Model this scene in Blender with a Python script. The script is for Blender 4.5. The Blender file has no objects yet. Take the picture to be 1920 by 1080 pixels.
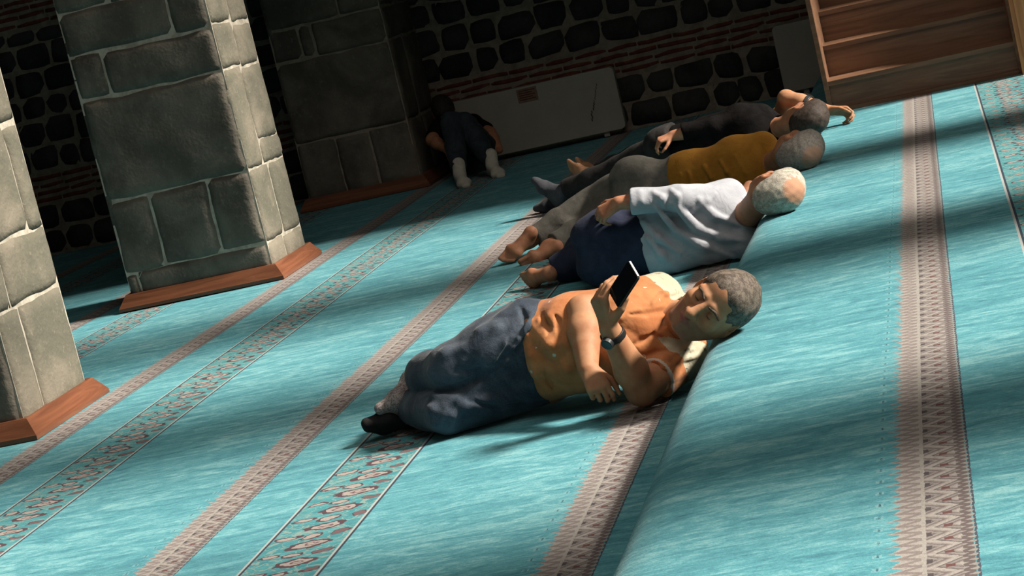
import bpy, bmesh, math, random
import numpy as np
from mathutils import Vector, Matrix

C = bpy.context.scene.collection
PI = math.pi
random.seed(7)

# ------------------------------------------------------------------ camera
def make_camera():
    # telephoto phone camera held at a strong roll, standing on the raised platform
    wr = np.array([[0.9758199, -0.03249766, 0.21614677],
                   [0.21857613, 0.14508384, -0.96497417],
                   [0.0, 0.98888553, 0.14867891]])
    ro = math.radians(13.4)
    r = np.array([math.cos(ro), -math.sin(ro)]); u = np.array([-math.sin(ro), -math.cos(ro)])
    cx = wr @ np.array([r[0], u[0], 0.0])
    cy = wr @ np.array([-r[1], -u[1], 0.0])
    cz = wr @ np.array([0.0, 0.0, 1.0])
    cam = bpy.data.cameras.new('camera')
    cam.sensor_width = 36.0
    cam.lens = 4000.0 / 1920.0 * 36.0
    cam.clip_start = 0.05; cam.clip_end = 200
    o = bpy.data.objects.new('camera', cam); C.objects.link(o)
    o.matrix_world = Matrix(((cx[0], cy[0], cz[0], 0.0), (cx[1], cy[1], cz[1], 0.0),
                             (cx[2], cy[2], cz[2], 1.40), (0, 0, 0, 1)))
    bpy.context.scene.camera = o
make_camera()

# ------------------------------------------------------------------ light
w = bpy.data.worlds.new('world'); bpy.context.scene.world = w
w.use_nodes = True
w.node_tree.nodes['Background'].inputs[0].default_value = (1.0, 0.92, 0.84, 1)
w.node_tree.nodes['Background'].inputs[1].default_value = 0.05

sun = bpy.data.lights.new('sun', 'SUN'); sun.energy = 10.0; sun.angle = math.radians(9.0); sun.color = (1.0, 0.93, 0.81)
so = bpy.data.objects.new('sun', sun); C.objects.link(so)
sd = Vector((-1.0, -0.04, -math.tan(math.radians(40)))).normalized()     # the way the light travels
so.rotation_euler = sd.to_track_quat('-Z', 'Y').to_euler(); so.location = (6, 5, 8)

# fill light added behind the camera for the faces turned towards it
al = bpy.data.lights.new('front_fill', 'AREA'); al.shape = 'RECTANGLE'; al.size = 3.0; al.size_y = 3.0
al.energy = 14; al.color = (1.0, 0.90, 0.80)
ao = bpy.data.objects.new('front_fill', al); C.objects.link(ao)
ao.location = (-1.5, -3.5, 3.2)
ao.rotation_euler = (Vector((-2.2, 9.0, 0.3)) - ao.location).to_track_quat('-Z', 'Y').to_euler()

# soft overhead fill light added to lift the shaded floor
cl = bpy.data.lights.new('overhead_fill', 'AREA'); cl.shape = 'RECTANGLE'; cl.size = 5.0; cl.size_y = 6.0
cl.energy = 225; cl.color = (1.0, 0.90, 0.80)
co = bpy.data.objects.new('overhead_fill', cl); C.objects.link(co); co.location = (0.5, 4.0, 8.5)

vs = bpy.context.scene.view_settings
bpy.context.scene.display_settings.display_device = 'sRGB'
vs.view_transform = 'Standard'; vs.look = 'None'; vs.gamma = 1.0; vs.use_curve_mapping = False
vs.exposure = 0.0
# ------------------------------------------------------------------ node helpers
class S:
    """a node socket with arithmetic"""
    def __init__(s, nt, sock): s.nt = nt; s.k = sock
    def _m(s, op, *a):
        n = s.nt.nodes.new('ShaderNodeMath'); n.operation = op
        for i, v in enumerate((s,) + a):
            if isinstance(v, S): s.nt.links.new(v.k, n.inputs[i])
            else: n.inputs[i].default_value = v
        return S(s.nt, n.outputs[0])
    def __add__(s, o): return s._m('ADD', o)
    def __radd__(s, o): return s._m('ADD', o)
    def __sub__(s, o): return s._m('SUBTRACT', o)
    def __rsub__(s, o): return (s * -1.0) + o
    def __mul__(s, o): return s._m('MULTIPLY', o)
    def __rmul__(s, o): return s._m('MULTIPLY', o)
    def __truediv__(s, o): return s._m('DIVIDE', o)
    def abs(s): return s._m('ABSOLUTE')
    def fract(s): return s._m('FRACT')
    def floor(s): return s._m('FLOOR')
    def mod(s, o): return s._m('FLOORED_MODULO', o)
    def gt(s, o): return s._m('GREATER_THAN', o)
    def lt(s, o): return s._m('LESS_THAN', o)
    def min(s, o): return s._m('MINIMUM', o)
    def max(s, o): return s._m('MAXIMUM', o)
    def sqrt(s): return s._m('SQRT')
    def sin(s): return s._m('SINE')
    def pw(s, o): return s._m('POWER', o)
    def step(s, a, b):
        n = s.nt.nodes.new('ShaderNodeMapRange'); n.interpolation_type = 'SMOOTHSTEP'
        s.nt.links.new(s.k, n.inputs[0]); n.inputs[1].default_value = a; n.inputs[2].default_value = b
        return S(s.nt, n.outputs[0])
    def inside(s, a, b): return s.gt(a) * s.lt(b)

class NT:
    def __init__(s, name, rough=0.8, spec=0.3):
        s.m = bpy.data.materials.new(name); s.m.use_nodes = True
        s.nt = s.m.node_tree; s.b = s.nt.nodes['Principled BSDF']
        s.b.inputs['Roughness'].default_value = rough
        s.b.inputs['Specular IOR Level'].default_value = spec
        s.tc = s.nt.nodes.new('ShaderNodeTexCoord')
    def L(s, a, b): s.nt.links.new(a, b)
    def xyz(s, coord='Object'):
        n = s.nt.nodes.new('ShaderNodeSeparateXYZ'); s.L(s.tc.outputs[coord], n.inputs[0])
        return [S(s.nt, o) for o in n.outputs]
    def vec(s, x, y, z):
        n = s.nt.nodes.new('ShaderNodeCombineXYZ')
        for i, v in enumerate((x, y, z)):
            if isinstance(v, S): s.L(v.k, n.inputs[i])
            else: n.inputs[i].default_value = v
        return n.outputs[0]
    def noise(s, v=None, scale=5.0, detail=4.0, rough=0.55, dist=0.0):
        n = s.nt.nodes.new('ShaderNodeTexNoise')
        s.L(v if v is not None else s.tc.outputs['Object'], n.inputs['Vector'])
        n.inputs['Scale'].default_value = scale; n.inputs['Detail'].default_value = detail
        n.inputs['Roughness'].default_value = rough; n.inputs['Distortion'].default_value = dist
        return S(s.nt, n.outputs[0])
    def voro(s, v=None, scale=5.0, feature='F1'):
        n = s.nt.nodes.new('ShaderNodeTexVoronoi'); n.feature = feature
        s.L(v if v is not None else s.tc.outputs['Object'], n.inputs['Vector']); n.inputs['Scale'].default_value = scale
        return S(s.nt, n.outputs[0])
    def mix(s, f, a, b):
        n = s.nt.nodes.new('ShaderNodeMix'); n.data_type = 'RGBA'
        if isinstance(f, S): s.L(f.k, n.inputs[0])
        else: n.inputs[0].default_value = f
        for i, v in ((6, a), (7, b)):
            if isinstance(v, tuple): n.inputs[i].default_value = v + (1,) if len(v) == 3 else v
            else: s.L(v, n.inputs[i])
        return n.outputs[2]
    def ramp(s, f, stops):
        n = s.nt.nodes.new('ShaderNodeValToRGB'); s.L(f.k, n.inputs[0])
        e = n.color_ramp.elements
        while len(e) < len(stops): e.new(0.5)
        for el, (p, c) in zip(e, stops): el.position = p; el.color = c + (1,)
        return n.outputs[0]
    def color(s, c):
        if isinstance(c, tuple): s.b.inputs['Base Color'].default_value = c + (1,)
        else: s.L(c, s.b.inputs['Base Color'])
    def bump(s, h, strength=0.3, dist=0.01):
        n = s.nt.nodes.new('ShaderNodeBump'); n.inputs['Strength'].default_value = strength
        n.inputs['Distance'].default_value = dist; s.L(h.k, n.inputs['Height']); s.L(n.outputs[0], s.b.inputs['Normal'])

# ------------------------------------------------------------------ materials
def mat_carpet(name, x0):
    """turquoise prayer carpet: woven beige zigzag stripe and floral border repeat every 1.28 m"""
    t = NT(name, 0.95, 0.1)
    t.b.inputs['Sheen Weight'].default_value = 0.06; t.b.inputs['Sheen Roughness'].default_value = 0.5
    x, y, z = t.xyz()
    n1 = t.noise(t.vec(x * 2.6, y * 8.5, z * 3.0), 2.2, 8, 0.70, 0.9)
    n2 = t.noise(t.vec(x * 11.0, y * 36.0, z * 20), 3.0, 4, 0.65, 0.5)
    nf = t.noise(None, 170, 2, 0.6)
    nl = t.noise(t.vec(x * 0.9, y * 1.8, z), 1.3, 3, 0.5, 0.4)
    f = (n1 * 0.50 + n2 * 0.24 + nf * 0.10 + nl * 0.16)
    base = t.ramp(f, [(0.37, (0.032, 0.138, 0.182)), (0.50, (0.078, 0.262, 0.308)), (0.62, (0.220, 0.432, 0.456))])
    u = (x - x0 + 0.06).mod(1.28) - 0.06
    # --- zigzag stripe, u 0 .. 0.146, with a fringe of small spikes on its left
    wob = (t.noise(None, 75, 2, 0.6) - 0.5)
    q = y / 0.08 + wob * 0.10
    tri = ((q.fract() - 0.5).abs()) * 2.0
    tri2 = (((q * 2.0).fract() - 0.5).abs()) * 2.0
    tri3 = (((q * 3.0).fract() - 0.5).abs()) * 2.0
    v = u / 0.146 + wob * 0.05
    lb = tri2.pw(2.5) * -0.16 + tri3.pw(2.0) * -0.06 + 0.03 + (nf - 0.5) * 0.10
    rb = 0.99 - tri3 * 0.05
    inA = v.gt(lb) * v.lt(rb)
    cream = (0.292, 0.266, 0.250); brown = (0.106, 0.083, 0.083); mauve = (0.190, 0.161, 0.155); dark = (0.060, 0.050, 0.055)
    ch = (v * 2.7 + tri * 0.95).fract()
    ca = t.ramp(ch, [(0.0, cream), (0.16, cream), (0.24, dark), (0.34, mauve), (0.52, (0.230, 0.215, 0.205)), (0.60, brown), (0.74, mauve), (0.92, cream)])
    ca = t.mix(v.lt(0.30), ca, t.mix((v * 2.4 + tri2 * 0.75).fract().lt(0.52), mauve, cream))
    ca = t.mix(v.gt(0.80), ca, t.mix((v * 3.5 - tri3 * 0.55).fract().lt(0.5), brown, (0.240, 0.225, 0.212)))
    ca = t.mix(v.inside(0.30, 0.355), ca, (0.285, 0.265, 0.245))
    ca = t.mix(v.inside(0.355, 0.43) * tri.lt(0.28), ca, dark)
    ca = t.mix(v.inside(0.58, 0.70) * tri.gt(0.80), ca, (0.110, 0.045, 0.045))
    ca = t.mix(nf.step(0.50, 0.72) * 0.45, ca, brown)
    col = t.mix(inA, base, ca)
    col = t.mix(v.inside(0.965, 1.0) * v.gt(rb), col, (0.05, 0.06, 0.08))
    # tiny leaf marks outside the stripe
    col = t.mix(u.inside(-0.048, -0.030) * tri.lt(0.24) * nf.gt(0.46), col, (0.165, 0.330, 0.360))
    col = t.mix(u.inside(-0.040, -0.035) * tri.lt(0.24) * nf.gt(0.48), col, (0.04, 0.10, 0.13))
    # --- floral border, u 0.37 .. 0.64
    inF = u.inside(0.37, 0.636)
    wy = t.noise(None, 9.0, 2, 0.5)
    warp = (wy - 0.5) * 0.07 + (t.noise(None, 45.0, 2, 0.5) - 0.5) * 0.03
    fx = u + warp
    fy = y + (t.noise(None, 14.0, 2, 0.5) - 0.5) * 0.05 + (t.noise(None, 50.0, 2, 0.5) - 0.5) * 0.02
    P = 0.165
    def petals(cx, off, rx, ry):
        dx = (fx - cx) / rx
        dy = ((fy / P + off).fract() - 0.5) * (P / ry)
        return (dx * dx + dy * dy).sqrt()
    a = petals(0.525, 0.0, 0.058, 0.030); b = petals(0.425, 0.42, 0.034, 0.018); c = petals(0.595, 0.55, 0.026, 0.018); d = petals(0.50, 0.55, 0.030, 0.020)
    fl = a.min(b).min(c * 1.05).min(d)
    teal2 = t.mix(f.step(0.4, 0.62), (0.036, 0.175, 0.205), (0.075, 0.270, 0.295))
    ten = (t.noise(t.vec(x * 1.0, y * 1.3, z), 15.0, 2, 0.5, 1.2) - 0.5).abs()
    teal2 = t.mix(ten.lt(0.030), teal2, (0.178, 0.271, 0.257))
    fc = t.mix(fl.lt(1.15), teal2, (0.069, 0.036, 0.046))
    fc = t.mix(fl.lt(0.80), fc, (0.290, 0.251, 0.234))
    fc = t.mix(a.inside(0.25, 0.42).max(c.lt(0.9)), fc, (0.125, 0.076, 0.083))
    col = t.mix(inF, col, fc)
    for e in (0.370, 0.628):
        col = t.mix(u.inside(e - 0.004, e + 0.004), col, (0.330, 0.343, 0.337))
        col = t.mix(u.inside(e + 0.004, e + 0.012), col, (0.023, 0.036, 0.056))
    t.color(col)
    t.bump(n2 * 0.6 + nf * 0.6, 0.35, 0.006)
    return t.m

def mat_basalt(name, dark, light, bscale=1.0):
    t = NT(name, 0.9, 0.25)
    n = t.noise(None, 3.2, 6, 0.6, 0.4); g = t.noise(None, 38, 4, 0.65); v = t.voro(None, 55)
    col = t.mix(n.step(0.35, 0.68), dark, light)
    col = t.mix(g.step(0.56, 0.76) * 0.30, col, tuple(min(1, c * 1.9) for c in light))
    col = t.mix((1.0 - v.step(0.05, 0.16)) * 0.6, col, tuple(c * 0.45 for c in dark))
    t.color(col); t.bump(n * 0.8 + g * 0.35 + v * 0.12, 0.55 * bscale, 0.02)
    return t.m

def mat_mortar(name, c1, c2):
    t = NT(name, 0.95, 0.1)
    n = t.noise(None, 14, 5, 0.65); t.color(t.mix(n.step(0.35, 0.65), c1, c2)); t.bump(n, 0.6, 0.01)
    return t.m

def mat_wood(name, dark, light, axis=0, rough=0.45):
    t = NT(name, rough, 0.4)
    x, y, z = t.xyz()
    sc = [22.0, 22.0, 22.0]; sc[axis] = 1.6
    n = t.noise(t.vec(x * sc[0], y * sc[1], z * sc[2]), 1.0, 5, 0.6, 1.2)
    t.color(t.mix(n.step(0.33, 0.68), dark, light)); t.bump(n, 0.15, 0.004)
    return t.m

def mat_plain(name, c, rough=0.6, spec=0.3, var=0.12, scale=9.0, metal=0.0):
    t = NT(name, rough, spec)
    n = t.noise(None, scale, 4, 0.6)
    t.color(t.mix(n.step(0.3, 0.7), tuple(k * (1 - var) for k in c), tuple(min(1, k * (1 + var)) for k in c)))
    t.b.inputs['Metallic'].default_value = metal
    t.bump(n, 0.08, 0.004)
    return t.m

def mat_skin(name, c, red):
    t = NT(name, 0.58, 0.22)
    n = t.noise(None, 28, 4, 0.6); n2 = t.noise(None, 210, 3, 0.6)
    col = t.mix(n.step(0.35, 0.7), c, red)
    t.color(col)
    t.b.inputs['Subsurface Weight'].default_value = 0.12
    t.b.inputs['Subsurface Radius'].default_value = (0.012, 0.005, 0.003)
    t.bump(n2 * 0.5 + n * 0.2, 0.15, 0.002)
    return t.m

def mat_cloth(name, c, c2, weave=420, wrinkle=(26, 0.25), rough=0.88, sheen=0.02):
    t = NT(name, rough, 0.15)
    t.b.inputs['Sheen Weight'].default_value = sheen
    n = t.noise(None, 16, 4, 0.6, 0.5); fine = t.noise(None, weave, 2, 0.5); wr = t.noise(None, wrinkle[0], 3, 0.5, 1.0)
    t.color(t.mix((n * 0.7 + fine * 0.3).step(0.35, 0.65), c, c2))
    t.bump(wr * 0.8 + fine * 0.12, wrinkle[1], 0.012)
    return t.m

def mat_hair(name, c, c2, scale=90, thin=None):
    """short hair; thin = (crown point, radius, skin colour) lets the scalp show through"""
    t = NT(name, 0.7, 0.3)
    n = t.noise(None, scale, 4, 0.7, 0.6); fine = t.noise(None, 420, 2, 0.6)
    col = t.mix((n * 0.6 + fine * 0.4).step(0.40, 0.60), c, c2)
    if thin is not None:
        p, rad, sk = thin
        x, y, z = t.xyz()
        d = ((x - p[0]) * (x - p[0]) + (y - p[1]) * (y - p[1]) + (z - p[2]) * (z - p[2])).sqrt()
        d = d / rad + (n - 0.5) * 0.7 + (fine - 0.5) * 0.5
        col = t.mix(d.step(0.72, 1.05), sk, col)
    t.color(col); t.bump(n * 0.5 + fine * 0.5, 0.5, 0.004)
    return t.m
# ------------------------------------------------------------------ object helpers
def link(name, me, mats, parent=None, loc=None):
    o = bpy.data.objects.new(name, me); C.objects.link(o)
    for m in (mats if isinstance(mats, (list, tuple)) else [mats]): me.materials.append(m)
    if loc is not None: o.location = loc
    if parent is not None: o.parent = parent
    return o
def obj(name, bm, mats, parent=None, loc=None, smooth=False):
    me = bpy.data.meshes.new(name); bm.normal_update(); bm.to_mesh(me); bm.free()
    if smooth:
        for p in me.polygons: p.use_smooth = True
    return link(name, me, mats, parent, loc)
def tag(o, label=None, cat=None, group=None, kind=None):
    for k, v in (('label', label), ('category', cat), ('group', group), ('kind', kind)):
        if v: o[k] = v
    return o
def struct(o, label=None, cat=None):
    return tag(o, label, cat, None, 'structure')
def box(bm, x0, x1, y0, y1, z0, z1, mi=0):
    vs_ = [bm.verts.new(p) for p in ((x0,y0,z0),(x1,y0,z0),(x1,y1,z0),(x0,y1,z0),(x0,y0,z1),(x1,y0,z1),(x1,y1,z1),(x0,y1,z1))]
    fs = []
    for q in ((0,3,2,1),(4,5,6,7),(0,1,5,4),(1,2,6,5),(2,3,7,6),(3,0,4,7)):
        f = bm.faces.new([vs_[i] for i in q]); f.material_index = mi; fs.append(f)
    return vs_, fs
def prism(bm, pts, y0, y1, axis='y', mi=0):
    """extrude a closed outline; pts are (x,z) for axis y, (y,z) for axis x, (x,y) for axis z"""
    def P(a, b, t):
        return (a, t, b) if axis == 'y' else ((t, a, b) if axis == 'x' else (a, b, t))
    A = [bm.verts.new(P(a, b, y0)) for a, b in pts]; B = [bm.verts.new(P(a, b, y1)) for a, b in pts]
    n = len(pts); fs = []
    for i in range(n):
        fs.append(bm.faces.new((A[i], A[(i+1) % n], B[(i+1) % n], B[i])))
    fs.append(bm.faces.new(A[::-1])); fs.append(bm.faces.new(B))
    for f in fs: f.material_index = mi
    bmesh.ops.recalc_face_normals(bm, faces=fs)
    return fs
def bevel(bm, w, seg=2, angle=0.6):
    es = [e for e in bm.edges if len(e.link_faces) == 2 and e.calc_face_angle(0) > angle]
    bmesh.ops.bevel(bm, geom=es, offset=w, segments=seg, affect='EDGES', profile=0.6, clamp_overlap=True)

# cheap smooth noise for displacing stone
_rng = np.random.RandomState(3)
_W = _rng.normal(size=(18, 3)); _W /= np.linalg.norm(_W, axis=1)[:, None]
_F = np.concatenate([_rng.uniform(6, 14, 9), _rng.uniform(18, 45, 9)]); _Ph = _rng.uniform(0, 6.28, 18)
_A = np.concatenate([np.full(9, 1.0), np.full(9, 0.45)]) / 4.0
def snoise(p):
    p = np.asarray(p, float)
    return float(np.sum(_A * np.sin((_W @ p) * _F + _Ph)))

def stone_block(bm, o, e1, e2, n, pts, depth, proud, r, mi, rough=0.006, step=0.035, seed=0):
    """one dressed or rough stone: outline pts (a,b) in the plane o + a e1 + b e2, pillowed out along n"""
    a = np.array(pts, float)
    lo = a.min(0); hi = a.max(0); cen = a.mean(0)
    nu = max(3, int((hi[0]-lo[0]) / step)); nv = max(3, int((hi[1]-lo[1]) / step))
    # bilinear grid over the four corners (bl, br, tr, tl)
    bl, br, tr, tl = a
    grid = []
    for j in range(nv + 1):
        t = j / nv; row = []
        for i in range(nu + 1):
            s = i / nu
            p = (1-t)*((1-s)*bl + s*br) + t*((1-s)*tl + s*tr)
            # rounded corners: pull corner points in
            ds = min(s, 1-s) * np.linalg.norm(br-bl); dt = min(t, 1-t) * np.linalg.norm(tl-bl)
            w_ = o + e1*p[0] + e2*p[1]
            k = max(-0.9, snoise(w_*1.7 + seed))
            if ds < r and dt < r:
                q = (1 - ds/r)**2 * (1 - dt/r)**2 * r * 0.28
                c = cen - p; L = np.linalg.norm(c) + 1e-9; p = p + c/L*q
            ed = min(ds, dt)
            h = proud * (1 - max(0, 1 - ed/r)**2)
            h += rough * k * min(1, ed/r + 0.15)
            jit = 0.006 * snoise(w_*2.1 + 5 + seed) if ed < 1e-6 else 0
            P = o + e1*(p[0] + jit) + e2*(p[1] + jit) + n*h
            row.append(bm.verts.new(P))
        grid.append(row)
    fs = []
    for j in range(nv):
        for i in range(nu):
            fs.append(bm.faces.new((grid[j][i], grid[j][i+1], grid[j+1][i+1], grid[j+1][i])))
    # skirt back into the mortar
    ring = [grid[0][i] for i in range(nu)] + [grid[j][nu] for j in range(nv)] + [grid[nv][i] for i in range(nu, 0, -1)] + [grid[j][0] for j in range(nv, 0, -1)]
    back = [bm.verts.new(Vector(v.co) - Vector(n)*depth) for v in ring]
    m = len(ring)
    for i in range(m):
        fs.append(bm.faces.new((ring[(i+1) % m], ring[i], back[i], back[(i+1) % m])))
    for f in fs: f.material_index = mi; f.smooth = True

V3 = lambda *a: np.array(a, float)

# ------------------------------------------------------------------ materials in use
M_carpet = mat_carpet('turquoise_carpet', -1.155)
M_carpet2 = mat_carpet('turquoise_carpet_raised', -0.262)
M_basalt = mat_basalt('basalt', (0.080, 0.070, 0.058), (0.160, 0.140, 0.115))
M_basalt_lit = mat_basalt('sunlit_basalt', (0.115, 0.107, 0.082), (0.205, 0.177, 0.138))  # lighter basalt copy, sunlight put into the colour of the lit pillar sides
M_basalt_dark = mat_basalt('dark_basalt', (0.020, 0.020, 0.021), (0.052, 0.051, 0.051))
M_mortar = mat_mortar('pale_mortar', (0.30, 0.265, 0.215), (0.46, 0.415, 0.35))
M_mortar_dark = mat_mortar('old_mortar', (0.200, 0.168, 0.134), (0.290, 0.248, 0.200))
M_brick = mat_mortar('red_brick', (0.115, 0.038, 0.028), (0.175, 0.060, 0.043))
M_board = mat_wood('red_stained_board', (0.115, 0.040, 0.020), (0.200, 0.074, 0.036), 1, 0.4)
M_board_x = mat_wood('red_stained_board_front', (0.115, 0.040, 0.020), (0.200, 0.074, 0.036), 0, 0.4)
M_walnut = mat_wood('walnut', (0.130, 0.064, 0.036), (0.215, 0.114, 0.066), 0, 0.45)
M_honey = mat_wood('honey_wood', (0.40, 0.150, 0.055), (0.56, 0.240, 0.095), 2, 0.45)
M_panel = mat_plain('white_enamel', (0.36, 0.34, 0.30), 0.5, 0.3, 0.05, 6)
M_notice = mat_plain('notice_paper', (0.24, 0.15, 0.115), 0.8, 0.1, 0.15, 60)
M_ink = mat_plain('notice_ink', (0.10, 0.04, 0.03), 0.8, 0.1)
M_scratch = mat_plain('dark_scratch', (0.09, 0.085, 0.08), 0.8, 0.1)
M_plaster = mat_plain('plaster', (0.50, 0.46, 0.40), 0.95, 0.1, 0.1, 3)

# ------------------------------------------------------------------ the setting
def build_floor():
    bm = bmesh.new()
    nx, ny = 90, 200
    X0, X1, Y0, Y1 = -11.0, -0.70, -5.0, 15.45
    xs = np.linspace(X0, X1, nx+1); ys = np.linspace(Y0, Y1, ny+1)
    vs_ = [[bm.verts.new((x, y, 0.004*math.sin(x*2.1+y*0.7)*math.sin(y*1.3) - 0.004)) for x in xs] for y in ys]
    for j in range(ny):
        for i in range(nx):
            f = bm.faces.new((vs_[j][i], vs_[j][i+1], vs_[j+1][i+1], vs_[j+1][i])); f.smooth = True
    struct(obj('floor', bm, M_carpet), 'lower carpeted prayer floor in turquoise with beige and floral stripes', 'floor')
build_floor()

def build_platform():
    # rounded carpeted step: the carpet runs over its edge and hangs down to the floor
    bm = bmesh.new()
    prof = [(3.2, 0.200), (2.0, 0.200), (1.0, 0.200), (0.4, 0.200), (0.0, 0.200), (-0.3, 0.200), (-0.5, 0.199), (-0.62, 0.199), (-0.69, 0.198), (-0.75, 0.196), (-0.805, 0.188), (-0.84, 0.170), (-0.86, 0.145), (-0.87, 0.115), (-0.868, 0.08), (-0.855, 0.03), (-0.845, -0.01)]
    ys = np.linspace(-5.0, 15.45, 240)
    rows = []
    for y in ys:
        row = []
        for k, (x, z) in enumerate(prof):
            e = max(0.0, min(1.0, (-x - 0.3) / 0.4))
            dx = 0.006*math.sin(y*1.3+0.6)*e + 0.002*math.sin(y*3.1)*e
            dz = (0.006*math.sin(y*2.9 + x*1.3) - 0.003) * (1.0 if z > 0.1 else 0)
            row.append(bm.verts.new((x + dx, y, z + dz)))
        rows.append(row)
    for j in range(len(rows)-1):
        for i in range(len(prof)-1):
            f = bm.faces.new((rows[j][i], rows[j+1][i], rows[j+1][i+1], rows[j][i+1])); f.smooth = True
    bmesh.ops.recalc_face_normals(bm, faces=bm.faces[:])
    o = obj('platform', bm, M_carpet2)
    struct(o, 'raised turquoise carpet platform with rounded edge used as a headrest', 'platform')
build_platform()

def build_wall_back():
    """rough basalt rubble in rows with wide mortar, tied by thin red brick courses"""
    bm = bmesh.new()
    Y = 15.40
    box(bm, -11.0, 3.2, Y, Y+0.4, -0.05, 8.7, 1)
    rnd = random.Random(11)
    o = V3(0, Y, 0); e1 = V3(1, 0, 0); e2 = V3(0, 0, 1); n = V3(0, -1, 0)
    def row(z0, z1, x0, x1):
        x = x0
        while x < x1:
            wd = rnd.uniform(0.17, 0.32)
            if x + wd > x1: wd = x1 - x
            if wd < 0.06: break
            g = 0.010
            j = lambda: rnd.uniform(-0.014, 0.014)
            pts = [(x+g+j(), z0+g+j()), (x+wd-g+j(), z0+g+j()), (x+wd-g+j(), z1-g+j()), (x+g+j(), z1-g+j())]
            stone_block(bm, o, e1, e2, n, pts, 0.04, 0.022, 0.055, 0, 0.006, 0.05, seed=rnd.uniform(0, 50))
            x += wd
    def bricks(z0, rows_):
        for k in range(rows_):
            z = z0 + k*0.056
            x = -9.0
            while x < 3.0:
                wd = rnd.uniform(0.20, 0.30)
                stone_block(bm, o, e1, e2, n, [(x+0.004, z+0.008), (x+wd-0.004, z+0.008), (x+wd-0.004, z+0.038), (x+0.004, z+0.038)], 0.03, 0.010, 0.012, 2, 0.003, 0.09, seed=k)
                x += wd
    for z0, z1 in ((0.0, 0.20), (0.20, 0.395)): row(z0, z1, -9.0, 3.1)
    bricks(0.405, 4)
    z = 0.64
    for h in (0.19, 0.21, 0.18, 0.20, 0.19, 0.12): row(z, z+h, -9.0, 3.1); z += h
    bricks(1.745, 4)
    z = 1.98
    for h in (0.2, 0.19, 0.21, 0.2, 0.22, 0.2, 0.2, 0.21, 0.2): row(z, z+h, -9.0, 3.1); z += h
    struct(obj('wall_back', bm, [M_basalt_dark, M_mortar_dark, M_brick]), 'dark rubble stone back wall with thin red brick courses', 'wall')
build_wall_back()

def build_other_walls():
    # window wall on the right, outside the frame: tall windows between piers let the daylight in
    bm = bmesh.new(); X0, X1 = 3.2, 3.7
    piers = [(-5.0, -0.5)] + [(c-0.46, c+0.46) for c in (2.4, 4.83, 7.4, 9.83)] + [(12.25, 15.8)]
    for a, b in piers: box(bm, X0, X1, a, b, 0, 8.7)
    for (a0, a1), (b0, b1) in zip(piers, piers[1:]):
        box(bm, X0, X1, a1, b0, 0, 0.8); box(bm, X0, X1, a1, b0, 8.3, 8.7)
    struct(obj('wall_right', bm, M_plaster))
    bm = bmesh.new(); box(bm, -11.4, -11.0, -5, 15.8, -0.05, 8.7); struct(obj('wall_left', bm, M_basalt_dark))
    # unseen slab added over the last bay to keep the back aisle dark
    bm = bmesh.new(); box(bm, -4.5, 3.2, 12.28, 12.42, 2.75, 8.7); struct(obj('shade_slab_1', bm, M_plaster))
    bm = bmesh.new(); box(bm, -11.4, 3.7, -5, 15.8, 8.7, 8.9); struct(obj('ceiling', bm, M_plaster))
build_other_walls()

# ------------------------------------------------------------------ stone pillars
def pillar(x0, x1, y0, y1, label, front, side, base_h=0.085, top=4.2, mortar=None, flush=0.011, fm=0, sm=1):
    """square pier of big basalt blocks; front / side: lists of 4-corner blocks"""
    root = bpy.data.objects.new('stone_pillar', None); C.objects.link(root); root.location = ((x0+x1)/2, (y0+y1)/2, 0)
    tag(root, label, 'pillar', None)
    lx, ly = root.location.x, root.location.y
    bm = bmesh.new()
    box(bm, x0+0.012-lx, x1-0.012-lx, y0+0.012-ly, y1-0.012-ly, 0, top, 2)
    of = V3(-lx, y0-ly+0.012, 0); os_ = V3(x1-lx-0.012, -ly, 0)
    for i, q in enumerate(front): stone_block(bm, of, V3(1, 0, 0), V3(0, 0, 1), V3(0, -1, 0), q, 0.03, flush, 0.022, fm, 0.0045, 0.03, seed=i*3.1)
    for i, q in enumerate(side): stone_block(bm, os_, V3(0, 1, 0), V3(0, 0, 1), V3(1, 0, 0), q, 0.03, flush, 0.020, sm, 0.004, 0.03, seed=i*2.3+40)
    # unseen faces: plain courses
    z = 0.0; k = 0
    while z < top - 0.1:
        h = 0.38
        for a, b in ((0, 0.5), (0.5, 1.0)):
            ya, yb = y0 + (y1-y0)*a + 0.012, y0 + (y1-y0)*b - 0.012
            stone_block(bm, V3(x0-lx+0.012, -ly, 0), V3(0, -1, 0), V3(0, 0, 1), V3(-1, 0, 0), [(-yb, z+0.01), (-ya, z+0.01), (-ya, z+h), (-yb, z+h)], 0.03, flush, 0.03, 0, 0.006, 0.09, seed=k)
        z += h + 0.02; k += 1
    obj('pier_masonry', bm, [M_basalt, M_basalt_lit, M_mortar if mortar is None else mortar], root)
    # wooden plinth boards with a sloped top, mitred at the corners
    pb = 0.055
    def ring(z, e): return [(x0-e-lx, y0-e-ly, z), (x1+e-lx, y0-e-ly, z), (x1+e-lx, y1+e-ly, z), (x0-e-lx, y1+e-ly, z)]
    lev = [ring(0.0, pb), ring(0.018, pb), ring(base_h, 0.012), ring(base_h, -0.02)]
    for s in range(4):
        bm = bmesh.new()
        vv = [[bm.verts.new(l[s]), bm.verts.new(l[(s+1) % 4])] for l in lev]
        for a, b in zip(vv, vv[1:]): bm.faces.new((a[0], a[1], b[1], b[0]))
        bm.faces.new((vv[0][0], vv[3][0], vv[3][1], vv[0][1]))
        bm.faces.new([v[0] for v in vv]); bm.faces.new([v[1] for v in vv][::-1])
        bmesh.ops.recalc_face_normals(bm, faces=bm.faces[:])
        obj('plinth_board', bm, M_board_x if s in (0, 2) else M_board, root)
    return root
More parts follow.
